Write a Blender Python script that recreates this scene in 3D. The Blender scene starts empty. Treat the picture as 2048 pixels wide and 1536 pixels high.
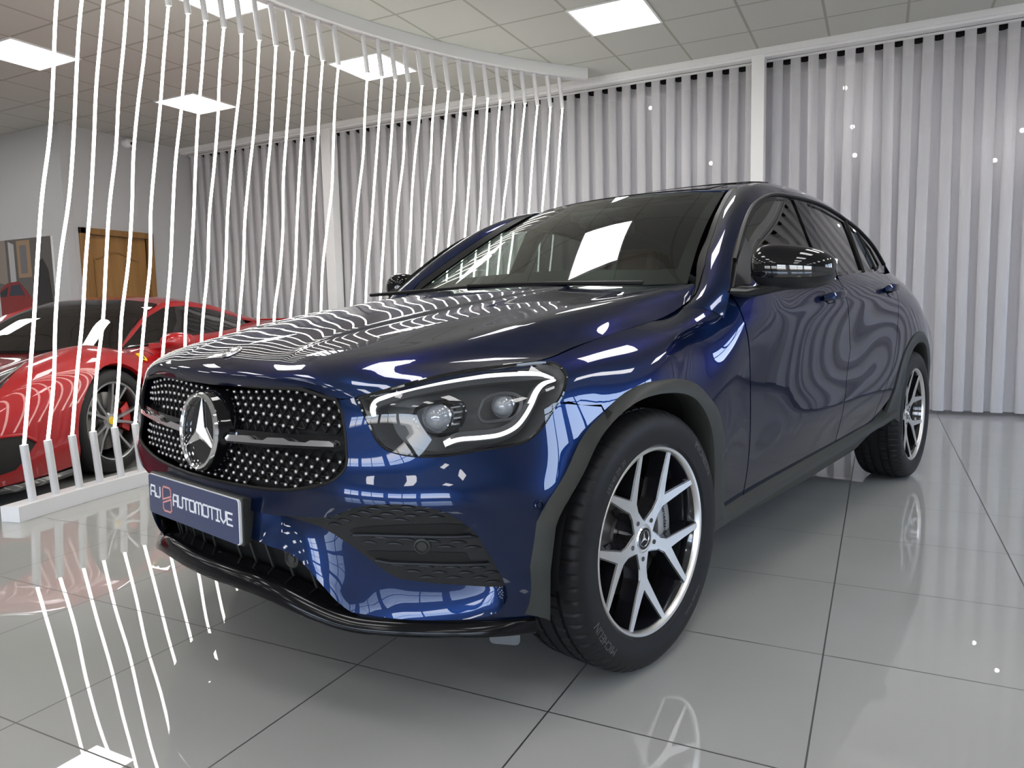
import bpy, bmesh, math, random
import numpy as np
from mathutils import Vector, Matrix
from mathutils.geometry import delaunay_2d_cdt
PI = math.pi
C = bpy.context.scene
# ---------------------------------------------------------------- camera
FOC, CAMZ = 1459.643, 1.00737
yaw, pit, rol = 2.0375, .1011, .0226
f_ = Vector((math.cos(pit)*math.cos(yaw), math.cos(pit)*math.sin(yaw), -math.sin(pit)))
r_ = Vector((math.sin(yaw), -math.cos(yaw), 0)); d_ = f_.cross(r_)
r2 = math.cos(rol)*r_+math.sin(rol)*d_; d2 = -math.sin(rol)*r_+math.cos(rol)*d_
cd = bpy.data.cameras.new('camera'); cam = bpy.data.objects.new('camera', cd)
C.collection.objects.link(cam)
cd.sensor_fit = 'HORIZONTAL'; cd.sensor_width = 36; cd.lens = FOC/2048*36; cd.clip_start = .02
cam.matrix_world = Matrix(((r2.x, -d2.x, -f_.x, 0), (r2.y, -d2.y, -f_.y, 0), (r2.z, -d2.z, -f_.z, CAMZ), (0, 0, 0, 1)))
C.camera = cam
CAR = (-1.4314, 2.1576, 4.4562)      # car origin (ground under the front axle) and heading
# ---------------------------------------------------------------- daylight outside, exposure
wd = bpy.data.worlds.new('daylight'); C.world = wd; wd.use_nodes = True
wn = wd.node_tree.nodes; wl_ = wd.node_tree.links; bg = wn['Background']
tc = wn.new('ShaderNodeTexCoord'); sx = wn.new('ShaderNodeSeparateXYZ'); rp = wn.new('ShaderNodeValToRGB')
wl_.new(tc.outputs['Generated'], sx.inputs[0]); wl_.new(sx.outputs['Z'], rp.inputs[0]); wl_.new(rp.outputs[0], bg.inputs[0])
e = rp.color_ramp.elements; e[0].position = 0; e[0].color = (.36, .35, .34, 1); e[1].position = .5; e[1].color = (.42, .60, .95, 1)
q = rp.color_ramp.elements.new(.015); q.color = (1.0, .99, .97, 1)
q = rp.color_ramp.elements.new(.14); q.color = (.66, .80, 1.0, 1)
bg.inputs[1].default_value = 9.0
C.view_settings.view_transform = 'Standard'; C.view_settings.look = 'None'; C.view_settings.gamma = 1; C.view_settings.use_curve_mapping = False
C.view_settings.exposure = .38
PANEL_E, ROPE_E, SPOT_E = 9.5, 4.6, 110.0
# ---------------------------------------------------------------- spline nets (car frame: x forward, y left, z up)
def nat_basis(T, t):
    """rows of weights of the natural cubic spline through nodes T, at t"""
    T = np.asarray(T, float); t = np.asarray(t, float); n = len(T); h = np.diff(T)
    A = np.eye(n); Bm = np.zeros((n, n))
    for i in range(1, n - 1):
        A[i, i-1] = h[i-1]; A[i, i] = 2*(h[i-1]+h[i]); A[i, i+1] = h[i]
        Bm[i, i-1] = 6/h[i-1]; Bm[i, i] = -6/h[i-1]-6/h[i]; Bm[i, i+1] = 6/h[i]
    M = np.linalg.solve(A, Bm)
    k = np.clip(np.searchsorted(T, t, side='right')-1, 0, n-2)
    hk = h[k]; a = (T[k+1]-t)/hk; b = (t-T[k])/hk
    E = np.eye(n)
    return a[:, None]*E[k]+b[:, None]*E[k+1]+((a**3-a)*hk*hk/6)[:, None]*M[k]+((b**3-b)*hk*hk/6)[:, None]*M[k+1]

class Net:
    def __init__(s, P, flip=False, chord=True):
        s.P = np.asarray(P, float); s.flip = flip; nu, nv = s.P.shape[:2]
        if chord:
            s.U = np.r_[0, np.cumsum(np.linalg.norm(np.diff(s.P, axis=0), axis=2).mean(1))]
            s.V = np.r_[0, np.cumsum(np.linalg.norm(np.diff(s.P, axis=1), axis=2).mean(0))]
        else:
            s.U = np.arange(nu)*1.; s.V = np.arange(nv)*1.
    def ev(s, u, v):
        bu = nat_basis(s.U, np.clip(u, s.U[0], s.U[-1])); bv = nat_basis(s.V, np.clip(v, s.V[0], s.V[-1]))
        return np.einsum('ki,kj,ijc->kc', bu, bv, s.P)
    def nrm(s, u, v, e=2e-3):
        u = np.asarray(u, float); v = np.asarray(v, float)
        u0 = np.clip(u-e, s.U[0], s.U[-1]); u1 = np.clip(u+e, s.U[0], s.U[-1])
        v0 = np.clip(v-e, s.V[0], s.V[-1]); v1 = np.clip(v+e, s.V[0], s.V[-1])
        n = np.cross(s.ev(u1, v)-s.ev(u0, v), s.ev(u, v1)-s.ev(u, v0))
        n /= np.maximum(np.linalg.norm(n, axis=1, keepdims=True), 1e-12)
        return -n if s.flip else n

def cols(*c): return np.array(c, float)

# body wrap: columns run from the nose centre round the corner and back to the tail, rows from top edge to bottom
def col_yz(x, L): return [(x, y, z) for y, z in L]
BODY_C = [
 # c0 nose centre
 [(.772,0,.822),(.787,0,.785),(.800,0,.735),(.812,0,.675),(.822,0,.605),(.835,0,.535),(.842,0,.455),(.832,0,.37),(.800,0,.285)],
 [(.768,.2,.828),(.781,.2,.787),(.794,.2,.733),(.805,.2,.672),(.815,.2,.600),(.827,.2,.53),(.832,.2,.45),(.820,.2,.365),(.790,.2,.28)],
 [(.757,.38,.833),(.769,.38,.786),(.780,.385,.728),(.788,.39,.668),(.796,.39,.596),(.803,.395,.525),(.803,.395,.445),(.788,.395,.36),(.758,.395,.275)],
 [(.735,.54,.814),(.744,.543,.772),(.748,.548,.722),(.752,.552,.665),(.768,.56,.597),(.757,.563,.52),(.745,.56,.44),(.728,.56,.355),(.700,.555,.272)],
 [(.672,.645,.838),(.695,.64,.785),(.700,.64,.725),(.702,.648,.662),(.712,.668,.594),(.692,.68,.515),(.674,.68,.437),(.655,.68,.352),(.630,.67,.272)],
 [(.575,.715,.864),(.615,.715,.80),(.632,.715,.733),(.638,.729,.662),(.640,.755,.588),(.610,.773,.51),(.592,.78,.432),(.575,.78,.352),(.555,.765,.274)],
 [(.465,.765,.875),(.515,.775,.81),(.540,.785,.74),(.549,.804,.664),(.541,.838,.587),(.514,.857,.51),(.50,.865,.435),(.49,.865,.355),(.475,.85,.28)],
 [(.345,.80,.882),(.385,.835,.825),(.405,.855,.75),(.41,.873,.668),(.405,.895,.59),(.395,.912,.515),(.39,.918,.44),(.385,.915,.36),(.38,.90,.29)],
 [(.20,.801,.905),(.215,.855,.855),(.22,.887,.775),(.22,.908,.685),(.22,.922,.60),(.22,.93,.525),(.22,.93,.445),(.22,.92,.37),(.22,.905,.30)],
 # fender
 [(.02,.797,.934),(.02,.858,.89),(.02,.905,.82),(.02,.925,.72),(.02,.935,.62),(.02,.938,.53),(.02,.936,.455),(.02,.925,.39),(.02,.912,.32)],
 [(-.22,.788,.963),(-.22,.853,.930),(-.22,.895,.86),(-.22,.917,.755),(-.22,.926,.65),(-.22,.930,.55),(-.22,.927,.47),(-.22,.918,.40),(-.22,.905,.335)],
 [(-.44,.775,1.005),(-.44,.845,.985),(-.44,.889,.925),(-.44,.916,.835),(-.44,.920,.70),(-.44,.920,.58),(-.44,.917,.485),(-.44,.908,.41),(-.44,.898,.34)],
 [(-.60,.850,1.075),(-.60,.889,1.035),(-.60,.908,.985),(-.60,.921,.925),(-.60,.917,.78),(-.60,.914,.62),(-.60,.911,.51),(-.60,.905,.43),(-.60,.895,.352)],
 [(-1.0,.885,1.092),(-1.0,.905,1.052),(-1.0,.917,1.008),(-1.0,.924,.955),(-1.0,.915,.81),(-1.0,.910,.65),(-1.0,.912,.54),(-1.0,.907,.455),(-1.0,.895,.365)],
 [(-1.5,.892,1.122),(-1.5,.911,1.080),(-1.5,.921,1.033),(-1.5,.926,.983),(-1.5,.915,.835),(-1.5,.908,.68),(-1.5,.913,.565),(-1.5,.908,.475),(-1.5,.897,.38)],
 [(-2.0,.870,1.150),(-2.0,.896,1.105),(-2.0,.915,1.055),(-2.0,.925,1.005),(-2.0,.917,.86),(-2.0,.912,.71),(-2.0,.918,.60),(-2.0,.912,.495),(-2.0,.90,.395)],
 [(-2.45,.832,1.168),(-2.45,.870,1.115),(-2.45,.905,1.06),(-2.45,.922,1.005),(-2.45,.930,.88),(-2.45,.930,.74),(-2.45,.930,.62),(-2.45,.922,.51),(-2.45,.905,.41)],
 [(-2.85,.775,1.175),(-2.85,.83,1.12),(-2.85,.88,1.06),(-2.85,.912,1.0),(-2.85,.935,.88),(-2.85,.938,.76),(-2.85,.935,.64),(-2.85,.925,.53),(-2.85,.905,.43)],
 [(-3.2,.715,1.165),(-3.2,.775,1.11),(-3.2,.828,1.045),(-3.2,.866,.98),(-3.2,.903,.87),(-3.2,.917,.76),(-3.2,.918,.65),(-3.2,.908,.55),(-3.2,.885,.44)],
 [(-3.5,.66,1.135),(-3.5,.725,1.09),(-3.5,.77,1.02),(-3.5,.808,.95),(-3.5,.848,.85),(-3.5,.867,.75),(-3.5,.868,.65),(-3.5,.86,.55),(-3.5,.84,.44)],
 [(-3.72,.60,1.105),(-3.735,.65,1.065),(-3.745,.70,1.0),(-3.75,.735,.93),(-3.76,.775,.84),(-3.775,.795,.75),(-3.78,.80,.65),(-3.77,.79,.55),(-3.74,.76,.44)],
 [(-3.83,.40,1.09),(-3.835,.42,1.05),(-3.84,.44,.985),(-3.85,.47,.915),(-3.865,.50,.83),(-3.885,.52,.745),(-3.89,.525,.65),(-3.88,.51,.55),(-3.84,.48,.44)],
 [(-3.85,0,1.09),(-3.855,0,1.05),(-3.86,0,.985),(-3.87,0,.915),(-3.885,0,.83),(-3.905,0,.745),(-3.91,0,.65),(-3.90,0,.55),(-3.86,0,.44)],
]
def sym(P):   # mirror columns across y = 0 so that the net is smooth through the centre
    P = np.asarray(P, float); return np.concatenate([P[::-1][:-1]*[1, -1, 1], P], 0)
# mirror only two columns past the centre keeps the tangent right there
_b = np.asarray(BODY_C, float)
BODY = Net(np.concatenate([_b[2:0:-1]*[1, -1, 1], _b], 0), flip=True)

# hood: columns centre -> edge; rows from the lip to the cowl (8)
HOOD_C = [
 [(.772,0,.822),(.777,0,.847),(.757,0,.878),(.712,0,.907),(.56,0,.953),(.30,0,1.007),(0,0,1.052),(-.28,0,1.085),(-.50,0,1.103)],
 [(.768,.2,.828),(.771,.19,.851),(.750,.185,.879),(.705,.185,.905),(.55,.19,.951),(.29,.205,1.004),(0,.22,1.049),(-.28,.235,1.082),(-.505,.24,1.101)],
 [(.762,.31,.832),(.763,.305,.853),(.741,.30,.878),(.697,.29,.904),(.54,.295,.948),(.285,.325,.993),(0,.345,1.037),(-.28,.37,1.071),(-.515,.385,1.092)],
 [(.750,.44,.831),(.748,.435,.851),(.727,.425,.876),(.685,.415,.900),(.52,.43,.942),(.27,.46,.990),(-.01,.49,1.031),(-.29,.51,1.060),(-.53,.52,1.086)],
 [(.735,.54,.814),(.729,.54,.836),(.706,.535,.863),(.66,.535,.888),(.49,.555,.929),(.25,.585,.976),(-.02,.61,1.018),(-.30,.625,1.048),(-.56,.63,1.083)],
 [(.672,.645,.838),(.660,.635,.852),(.628,.625,.870),(.56,.63,.889),(.41,.655,.923),(.20,.685,.962),(-.05,.70,1.000),(-.32,.71,1.034),(-.585,.705,1.082)],
 [(.575,.715,.864),(.555,.71,.870),(.52,.708,.878),(.45,.715,.888),(.32,.735,.911),(.14,.752,.942),(-.08,.757,.975),(-.34,.755,1.006),(-.60,.738,1.080)],
 [(.465,.765,.875),(.432,.777,.878),(.39,.790,.880),(.335,.801,.883),(.23,.802,.900),(.08,.798,.924),(-.12,.791,.950),(-.36,.780,.988),(-.612,.752,1.066)],
]
_h = np.asarray(HOOD_C, float)
HOOD = Net(np.concatenate([_h[2:0:-1]*[1, -1, 1], _h], 0))

# greenhouse
PIL_O = [(-.495,.8935,.965),(-.545,.884,1.045),(-.60,.866,1.105),(-.75,.818,1.225),(-.90,.780,1.325),(-1.03,.755,1.393),(-1.18,.742,1.437),(-1.35,.735,1.460),(-1.7,.732,1.466),(-2.1,.732,1.438),(-2.45,.738,1.372),(-2.65,.751,1.297),(-2.79,.765,1.225),(-2.98,.750,1.172),(-3.30,.690,1.157),(-3.50,.655,1.135)]
PIL_I = [(-.43,.7755,1.003),(-.545,.758,1.052),(-.665,.705,1.142),(-.82,.660,1.245),(-.97,.618,1.340),(-1.11,.583,1.420),(-1.254,.553,1.490),(-1.42,.550,1.532),(-1.75,.545,1.562),(-2.1,.535,1.556),(-2.45,.525,1.500),(-2.72,.515,1.425),(-3.0,.500,1.325),(-3.28,.485,1.215),(-3.52,.465,1.125),(-3.62,.455,1.100)]
PIL_B = [.022,.021,.023,.026,.026,.026,.026,.022,.020,.020,.022,.026,.03,.03,.02,.01]
_cols = []
for o, i, b in zip(PIL_O, PIL_I, PIL_B):
    o = np.array(o); i = np.array(i); d = o-i; n = np.array([0, -d[2], d[1]]); n /= np.linalg.norm(n)
    _cols.append([i, i+.3*d+n*b*.85, i+.7*d+n*b*.95, o])
def _body_line(a, b):   # points on the wing surface under the pillar foot
    def inv(p):
        u = np.interp(-p[0], -BODY.P[8:16, 2, 0], BODY.U[8:16]); vv = np.linspace(0, .3, 120)
        for _ in range(6):
            P = BODY.ev(np.full(120, u), vv); k = np.argmin(np.hypot(P[:, 1]-p[1], P[:, 2]-p[2])); u += P[k, 0]-p[0]
        return np.array([u, vv[k]])
    q0, q1 = inv(a), inv(b); q = np.array([q0+(q1-q0)*t for t in (0, .3, .7, 1)])
    return BODY.ev(q[:, 0], q[:, 1])+BODY.nrm(q[:, 0], q[:, 1])*.0012
_cols[0] = list(_body_line(PIL_O[0], PIL_I[0])[::-1])
PIL = Net(_cols, flip=True)
_rx = [(-1.13,1.503),(-1.36,1.545),(-1.75,1.588),(-2.1,1.590),(-2.45,1.545),(-2.78,1.462),(-3.1,1.345),(-3.36,1.228),(-3.60,1.120),(-3.70,1.098)]
_ri = [np.array(PIL_I[k]) for k in (6,7,8,9,10,11,12,13,14,15)]
_roof = []
for f in (-1,-.72,-.4,0,.4,.72,1):
    _roof.append([(x+(i[0]-x)*f*f, i[1]*f, z+(i[2]-z)*abs(f)**2.4) for (x, z), i in zip(_rx, _ri)])
ROOF = Net(_roof)
_wb = [(-.42,1.085),(-.66,1.242),(-.89,1.385),(-1.13,1.503)]
_wi = [np.array((-.575,.742,1.086)), (np.array(PIL_I[2])+np.array(PIL_I[3]))/2, (np.array(PIL_I[4])*.85+np.array(PIL_I[3])*.15), np.array(PIL_I[6])]
_wi = [np.array(p)*[1,.965,1] for p in _wi]
_ws = []
for f in (-1,-.72,-.4,0,.4,.72,1):
    _ws.append([(x+(i[0]-x)*abs(f)**2.2, i[1]*f, z+(i[2]-z)*abs(f)**2.2) for (x, z), i in zip(_wb, _wi)])
WSH = Net(_ws)

class SideFn:   # side window surface y(x, z); u = -x, v = -z
    flip = True
    XB = [-3.4,-3.2,-2.8,-2.5,-2.0,-1.5,-1.0,-.6,-.4]
    YB = [.70,.735,.79,.825,.865,.885,.89,.885,.875]
    ZB = [1.18,1.18,1.175,1.168,1.155,1.133,1.09,1.06,1.04]
    U = np.array([.35, 3.4]); V = np.array([-1.56, -.95])
    def ev(s, u, v):
        x = -np.asarray(u, float); z = -np.asarray(v, float)
        yb = nat_basis(s.XB, x)@np.array(s.YB); zb = nat_basis(s.XB, x)@np.array(s.ZB)
        d = z-zb
        return np.stack([x, yb-.42*d-.085*d*np.abs(d), z], -1)
    nrm = Net.nrm
SIDE = SideFn()

class OffNet:   # a net moved inward by d
    def __init__(s, net, d): s.net, s.d, s.U, s.V, s.flip = net, d, net.U, net.V, net.flip
    def ev(s, u, v): return s.net.ev(u, v)-s.net.nrm(u, v)*s.d
    def nrm(s, u, v): return s.net.nrm(u, v)
class HalfMir:  pass
UV = {
 'headlight': [(0.992, 0.0), (1.08, 0.0), (1.185, 0.0), (1.293, 0.0), (1.441, 0.002), (1.507, 0.016), (1.533, 0.036), (1.539, 0.056), (1.529, 0.073), (1.512, 0.093), (1.496, 0.105), (1.473, 0.123), (1.448, 0.144), (1.426, 0.157), (1.402, 0.166), (1.355, 0.169), (1.308, 0.171), (1.24, 0.175), (1.185, 0.175), (1.133, 0.169), (1.091, 0.158), (1.072, 0.148), (1.054, 0.128), (1.04, 0.096), (1.022, 0.062), (1.003, 0.025)],
 'grille': [(0.206, 0.002), (0.386, 0.0), (0.613, 0.002), (0.806, 0.001), (0.903, 0.0), (0.927, 0.0), (0.941, 0.006), (0.953, 0.046), (0.962, 0.101), (0.963, 0.155), (0.964, 0.184), (0.959, 0.21), (0.948, 0.23), (0.929, 0.251), (0.899, 0.27), (0.828, 0.296), (0.747, 0.316), (0.602, 0.331), (0.465, 0.342)],
 'mesh': [(0.898, 0.378), (0.963, 0.345), (1.021, 0.323), (1.078, 0.315), (1.125, 0.315), (1.172, 0.325), (1.202, 0.345), (1.217, 0.371), (1.232, 0.403), (1.241, 0.443), (1.253, 0.486), (1.264, 0.523), (1.27, 0.552), (1.272, 0.573), (1.27, 0.58), (1.161, 0.571), (1.101, 0.565), (1.065, 0.56), (1.033, 0.555), (1.013, 0.543), (0.995, 0.525), (0.958, 0.492), (0.926, 0.468), (0.89, 0.445)],
 'meshin': [(0.729, 0.404), (0.823, 0.389), (0.909, 0.374), (0.988, 0.337)],
 'blade': [(0.719, 0.496), (0.768, 0.498), (0.803, 0.511), (0.825, 0.531), (0.851, 0.562), (0.873, 0.596), (0.895, 0.627), (0.92, 0.646), (0.922, 0.645), (1.024, 0.652), (1.12, 0.654), (1.187, 0.651), (1.238, 0.64), (1.263, 0.613), (1.273, 0.586)],
 'bluebot': [(0.909, 0.638), (0.937, 0.657), (1.006, 0.661), (1.186, 0.665), (1.255, 0.666), (1.35, 0.672)],
 'archclad': [(1.351, 0.666), (1.355, 0.526), (1.384, 0.397), (1.401, 0.375), (1.451, 0.349), (1.492, 0.284), (1.552, 0.207), (1.643, 0.153), (1.699, 0.139), (1.781, 0.136), (1.882, 0.145), (2.004, 0.161), (2.102, 0.192), (2.166, 0.241), (2.233, 0.303), (2.265, 0.373), (2.28, 0.475), (2.305, 0.609), (2.264, 0.645)],
 'split': [(1.496, 0.105), (1.567, 0.123), (1.648, 0.147)],
 'doorgap': [(2.432, 0.056), (2.45, 0.18), (2.451, 0.194), (2.5, 0.308), (2.515, 0.435), (2.499, 0.671)],
 'door2': [(3.432, 0.038), (3.493, 0.203), (3.582, 0.321), (3.588, 0.328), (3.517, 0.494), (3.445, 0.663)],
 'blow': [(2.331, 0.669), (2.748, 0.67), (3.071, 0.663), (3.599, 0.661), (4.066, 0.652)],
 'drl_up': [(1.034, 0.063), (1.026, 0.037), (1.032, 0.018), (1.06, 0.013), (1.109, 0.011), (1.196, 0.013), (1.311, 0.012), (1.414, 0.013), (1.477, 0.022), (1.517, 0.04)],
 'drl_low': [(1.521, 0.046), (1.478, 0.046), (1.454, 0.063), (1.438, 0.091), (1.419, 0.115), (1.397, 0.132), (1.363, 0.142), (1.317, 0.143), (1.264, 0.143), (1.231, 0.151)],
 'ball_frame': [(1.152, 0.066), (1.178, 0.055), (1.255, 0.057), (1.278, 0.07), (1.281, 0.101), (1.265, 0.125), (1.227, 0.132), (1.189, 0.127), (1.157, 0.104)],
 'box_frame': [(1.324, 0.058), (1.343, 0.051), (1.39, 0.054), (1.414, 0.072), (1.412, 0.096), (1.398, 0.113), (1.368, 0.114), (1.328, 0.111), (1.318, 0.098), (1.318, 0.078)],
 'ball': [(1.212, 0.091)],
 'ball2': [(1.376, 0.077)],
 'bar': [(0.511, 0.177), (0.523, 0.166), (0.604, 0.158), (0.632, 0.166), (0.682, 0.162), (0.699, 0.152), (0.763, 0.146), (0.784, 0.152), (0.84, 0.148), (0.855, 0.14), (0.915, 0.135), (0.929, 0.142), (0.928, 0.15), (0.82, 0.159), (0.713, 0.169), (0.519, 0.185)],
 'bar_black': [(0.468, 0.151), (0.71, 0.138), (0.961, 0.118), (0.961, 0.155), (0.713, 0.178), (0.477, 0.195)],
 'stud': [(0.421, 0.0), (0.617, 0.014), (0.899, 0.006), (0.455, 0.025), (0.52, 0.11), (0.927, 0.091), (0.525, 0.208), (0.934, 0.175), (0.469, 0.332), (0.887, 0.253)],
 'sensor': [(1.393, 0.338)],
 'sensor_mesh': [(1.102, 0.46)],
 'mesh_slot1': [(0.934, 0.429), (1.002, 0.411), (1.227, 0.396), (1.237, 0.423), (0.999, 0.434), (0.947, 0.438)],
 'mesh_slot2': [(0.972, 0.487), (1.03, 0.482), (1.252, 0.482), (1.261, 0.505), (1.026, 0.51), (0.992, 0.505)],
 'handle': [(3.28, 0.113), (4.2, 0.113)],
 'low_sensor': [(0.736, 0.514)]}
SG = {
 'dlo': [(-0.543, 1.053), (-0.655, 1.161), (-0.84, 1.293), (-1.0, 1.381), (-1.151, 1.43), (-1.289, 1.455), (-1.475, 1.463), (-1.553, 1.465), (-1.846, 1.46), (-2.122, 1.427), (-2.433, 1.369), (-2.627, 1.295), (-2.707, 1.21), (-2.605, 1.163), (-1.49, 1.117)],
 'g1': [(-0.803, 1.242), (-0.882, 1.293), (-1.008, 1.356), (-1.149, 1.409), (-1.25, 1.43), (-1.466, 1.448), (-1.428, 1.222), (-1.379, 1.134), (-0.678, 1.089)],
 'g2': [(-1.619, 1.447), (-1.809, 1.437), (-2.113, 1.401), (-2.047, 1.159), (-1.538, 1.136), (-1.54, 1.238)],
 'g3': [(-2.189, 1.394), (-2.279, 1.362), (-2.337, 1.172), (-2.084, 1.162)],
 'g4': [(-2.35, 1.353), (-2.494, 1.288), (-2.529, 1.204), (-2.462, 1.179), (-2.387, 1.174)]}
# ---------------------------------------------------------------- helpers
def link(o, parent=None):
    C.collection.objects.link(o)
    if parent: o.parent = parent
    return o
def thing(name, label, cat, loc=(0, 0, 0), rz=0, group=None):
    o = bpy.data.objects.new(name, None); link(o); o.location = loc; o.rotation_euler = (0, 0, rz)
    o['label'] = label; o['category'] = cat
    if group: o['group'] = group
    return o
def tag(o, label, cat, group=None):
    o['label'] = label; o['category'] = cat
    if group: o['group'] = group
    return o
class MB:
    """collects geometry for ONE mesh object"""
    def __init__(s): s.v = []; s.f = []; s.n = {}
    def add(s, V, F, N=None):
        k = len(s.v); s.v += [tuple(map(float, p)) for p in V]; s.f += [tuple(k+i for i in f) for f in F]
        if N is not None:
            for i, n in enumerate(N): s.n[k+i] = tuple(map(float, n))
        return s
    def box(s, lo, hi, M=None):
        V = [Vector((x, y, z)) for x in (lo[0], hi[0]) for y in (lo[1], hi[1]) for z in (lo[2], hi[2])]
        if M is not None: V = [M@p for p in V]
        return s.add(V, [(0, 1, 3, 2), (4, 6, 7, 5), (0, 4, 5, 1), (2, 3, 7, 6), (0, 2, 6, 4), (1, 5, 7, 3)])
    def grid(s, P, closed_u=False, closed_v=False, flip=False, N=None):
        P = np.asarray(P, float); n, m = P.shape[:2]; F = []
        for i in range(n if closed_u else n-1):
            for j in range(m if closed_v else m-1):
                a, b = i*m+j, ((i+1) % n)*m+j; c, d = ((i+1) % n)*m+(j+1) % m, i*m+(j+1) % m
                F.append((a, d, c, b) if flip else (a, b, c, d))
        return s.add(P.reshape(-1, 3), F, None if N is None else np.asarray(N).reshape(-1, 3))
    def tube(s, path, r, n=8, closed=False, cap=True):
        P = np.asarray(path, float); m = len(P); rr = np.full(m, r) if np.isscalar(r) else np.asarray(r)
        T = np.gradient(P, axis=0) if not closed else np.roll(P, -1, 0)-np.roll(P, 1, 0)
        T /= np.linalg.norm(T, axis=1, keepdims=True)
        a = np.array([0, 0, 1.]) if abs(T[0][2]) < .9 else np.array([1., 0, 0]); G = []
        u = a-T[0]*(a@T[0]); u /= np.linalg.norm(u)
        for k in range(m):
            u = u-T[k]*(u@T[k]); u /= np.linalg.norm(u); w = np.cross(T[k], u)
            G.append([P[k]+rr[k]*(math.cos(t)*u+math.sin(t)*w) for t in np.linspace(0, 2*PI, n, endpoint=False)])
        k0 = len(s.v); s.grid(np.array(G), closed_u=closed, closed_v=True, flip=True)
        if cap and not closed:
            s.f.append(tuple(k0+i for i in range(n))); s.f.append(tuple(k0+(m-1)*n+i for i in reversed(range(n))))
        return s
    def lathe(s, prof, n=48, axis='y', c=(0, 0, 0), flip=False, closed=False):
        """prof: (radius, along) pairs turned about the axis"""
        t = np.linspace(0, 2*PI, n, endpoint=False); G = []
        for a in t:
            ca, sa = math.cos(a), math.sin(a)
            if axis == 'y': G.append([(c[0]+r*sa, c[1]+h, c[2]+r*ca) for r, h in prof])
            elif axis == 'x': G.append([(c[0]+h, c[1]+r*ca, c[2]+r*sa) for r, h in prof])
            else: G.append([(c[0]+r*ca, c[1]+r*sa, c[2]+h) for r, h in prof])
        return s.grid(np.array(G), closed_u=True, closed_v=closed, flip=flip)
    def prism(s, poly, z0, z1, M=None):
        """flat polygon (x, y) extruded along z"""
        n = len(poly); V = [Vector((x, y, z)) for z in (z0, z1) for x, y in poly]
        if M is not None: V = [M@p for p in V]
        return s.add(V, [tuple(reversed(range(n))), tuple(range(n, 2*n))]+[(i, (i+1) % n, n+(i+1) % n, n+i) for i in range(n)])
    def xf(s, M, k=0):
        s.v[k:] = [tuple(M@Vector(p)) for p in s.v[k:]]; return s
    def mirror(s):
        k = len(s.v); s.f += [tuple(k+i for i in reversed(f)) for f in s.f]
        for i, n in list(s.n.items()): s.n[k+i] = (n[0], -n[1], n[2])
        s.v += [(x, -y, z) for x, y, z in s.v]; return s
    def flipped_y(s):
        o = MB(); o.v = [(x, -y, z) for x, y, z in s.v]; o.f = [tuple(reversed(f)) for f in s.f]
        o.n = {i: (n[0], -n[1], n[2]) for i, n in s.n.items()}; return o
    def build(s, name, mat, parent=None, smooth=True, bevel=0, angle=None, loc=None, subsurf=0, wn=False):
        me = bpy.data.meshes.new(name); me.from_pydata(s.v, [], s.f); me.materials.append(mat)
        if smooth: me.shade_smooth()
        if s.n and len(s.n) == len(s.v):
            me.normals_split_custom_set_from_vertices([s.n[i] for i in range(len(s.v))])
        elif smooth and angle is None: angle = 35
        if smooth and angle and not s.n: me.set_sharp_from_angle(angle=math.radians(angle))
        o = bpy.data.objects.new(name, me); link(o, parent)
        if loc: o.location = loc
        if bevel:
            b = o.modifiers.new('bevel', 'BEVEL'); b.width = bevel; b.segments = 2; b.limit_method = 'ANGLE'; b.angle_limit = .6
        if subsurf:
            b = o.modifiers.new('sub', 'SUBSURF'); b.levels = b.render_levels = subsurf
        return o
def rot(axis, a): return Matrix.Rotation(a, 4, axis)
def tr(*p): return Matrix.Translation(p)
def struct(name, mb, mat, bevel=0, smooth=False):
    o = mb.build(name, mat, smooth=smooth, bevel=bevel); o['kind'] = 'structure'; return o
def densify(L, step, closed=True):
    L = np.asarray(L, float); out = []
    R = list(zip(L, np.roll(L, -1, 0))) if closed else list(zip(L[:-1], L[1:]))
    for a, b in R:
        k = max(1, int(np.ceil(np.linalg.norm(b-a)/step)))
        out += [a+(b-a)*t for t in np.linspace(0, 1, k, endpoint=False)]
    if not closed: out.append(L[-1])
    return np.array(out)
def smooth_line(L, n=6, closed=False):
    """centripetal Catmull-Rom through 2-D / 3-D points"""
    L = np.asarray(L, float)
    P = np.r_[L[-1:], L, L[:2]] if closed else np.r_[2*L[:1]-L[1:2], L, 2*L[-1:]-L[-2:-1]]
    out = []
    for i in range(1, len(P)-2):
        p0, p1, p2, p3 = P[i-1:i+3]
        d = [max(np.linalg.norm(b-a), 1e-6)**.5 for a, b in ((p0, p1), (p1, p2), (p2, p3))]
        t1 = d[0]; t2 = t1+d[1]; t3 = t2+d[2]
        for t in np.linspace(t1, t2, n, endpoint=False):
            A1 = (t1-t)/t1*p0+t/t1*p1; A2 = (t2-t)/(t2-t1)*p1+(t-t1)/(t2-t1)*p2; A3 = (t3-t)/(t3-t2)*p2+(t-t2)/(t3-t2)*p3
            B1 = (t2-t)/t2*A1+t/t2*A2; B2 = (t3-t)/(t3-t1)*A2+(t-t1)/(t3-t1)*A3
            out.append((t2-t)/(t2-t1)*B1+(t-t1)/(t2-t1)*B2)
    if not closed: out.append(L[-1])
    return np.array(out)
def inside(poly, pts):
    poly = np.asarray(poly); x, y = pts[:, 0], pts[:, 1]; r = np.zeros(len(pts), bool)
    x0, y0 = poly[:, 0], poly[:, 1]; x1, y1 = np.roll(x0, -1), np.roll(y0, -1)
    for a, b, c, d in zip(x0, y0, x1, y1):
        k = (b > y) != (d > y)
        if k.any():
            with np.errstate(divide='ignore', invalid='ignore'):
                r ^= k & (x < (c-a)*(y-b)/(d-b)+a)
    return r
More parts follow.
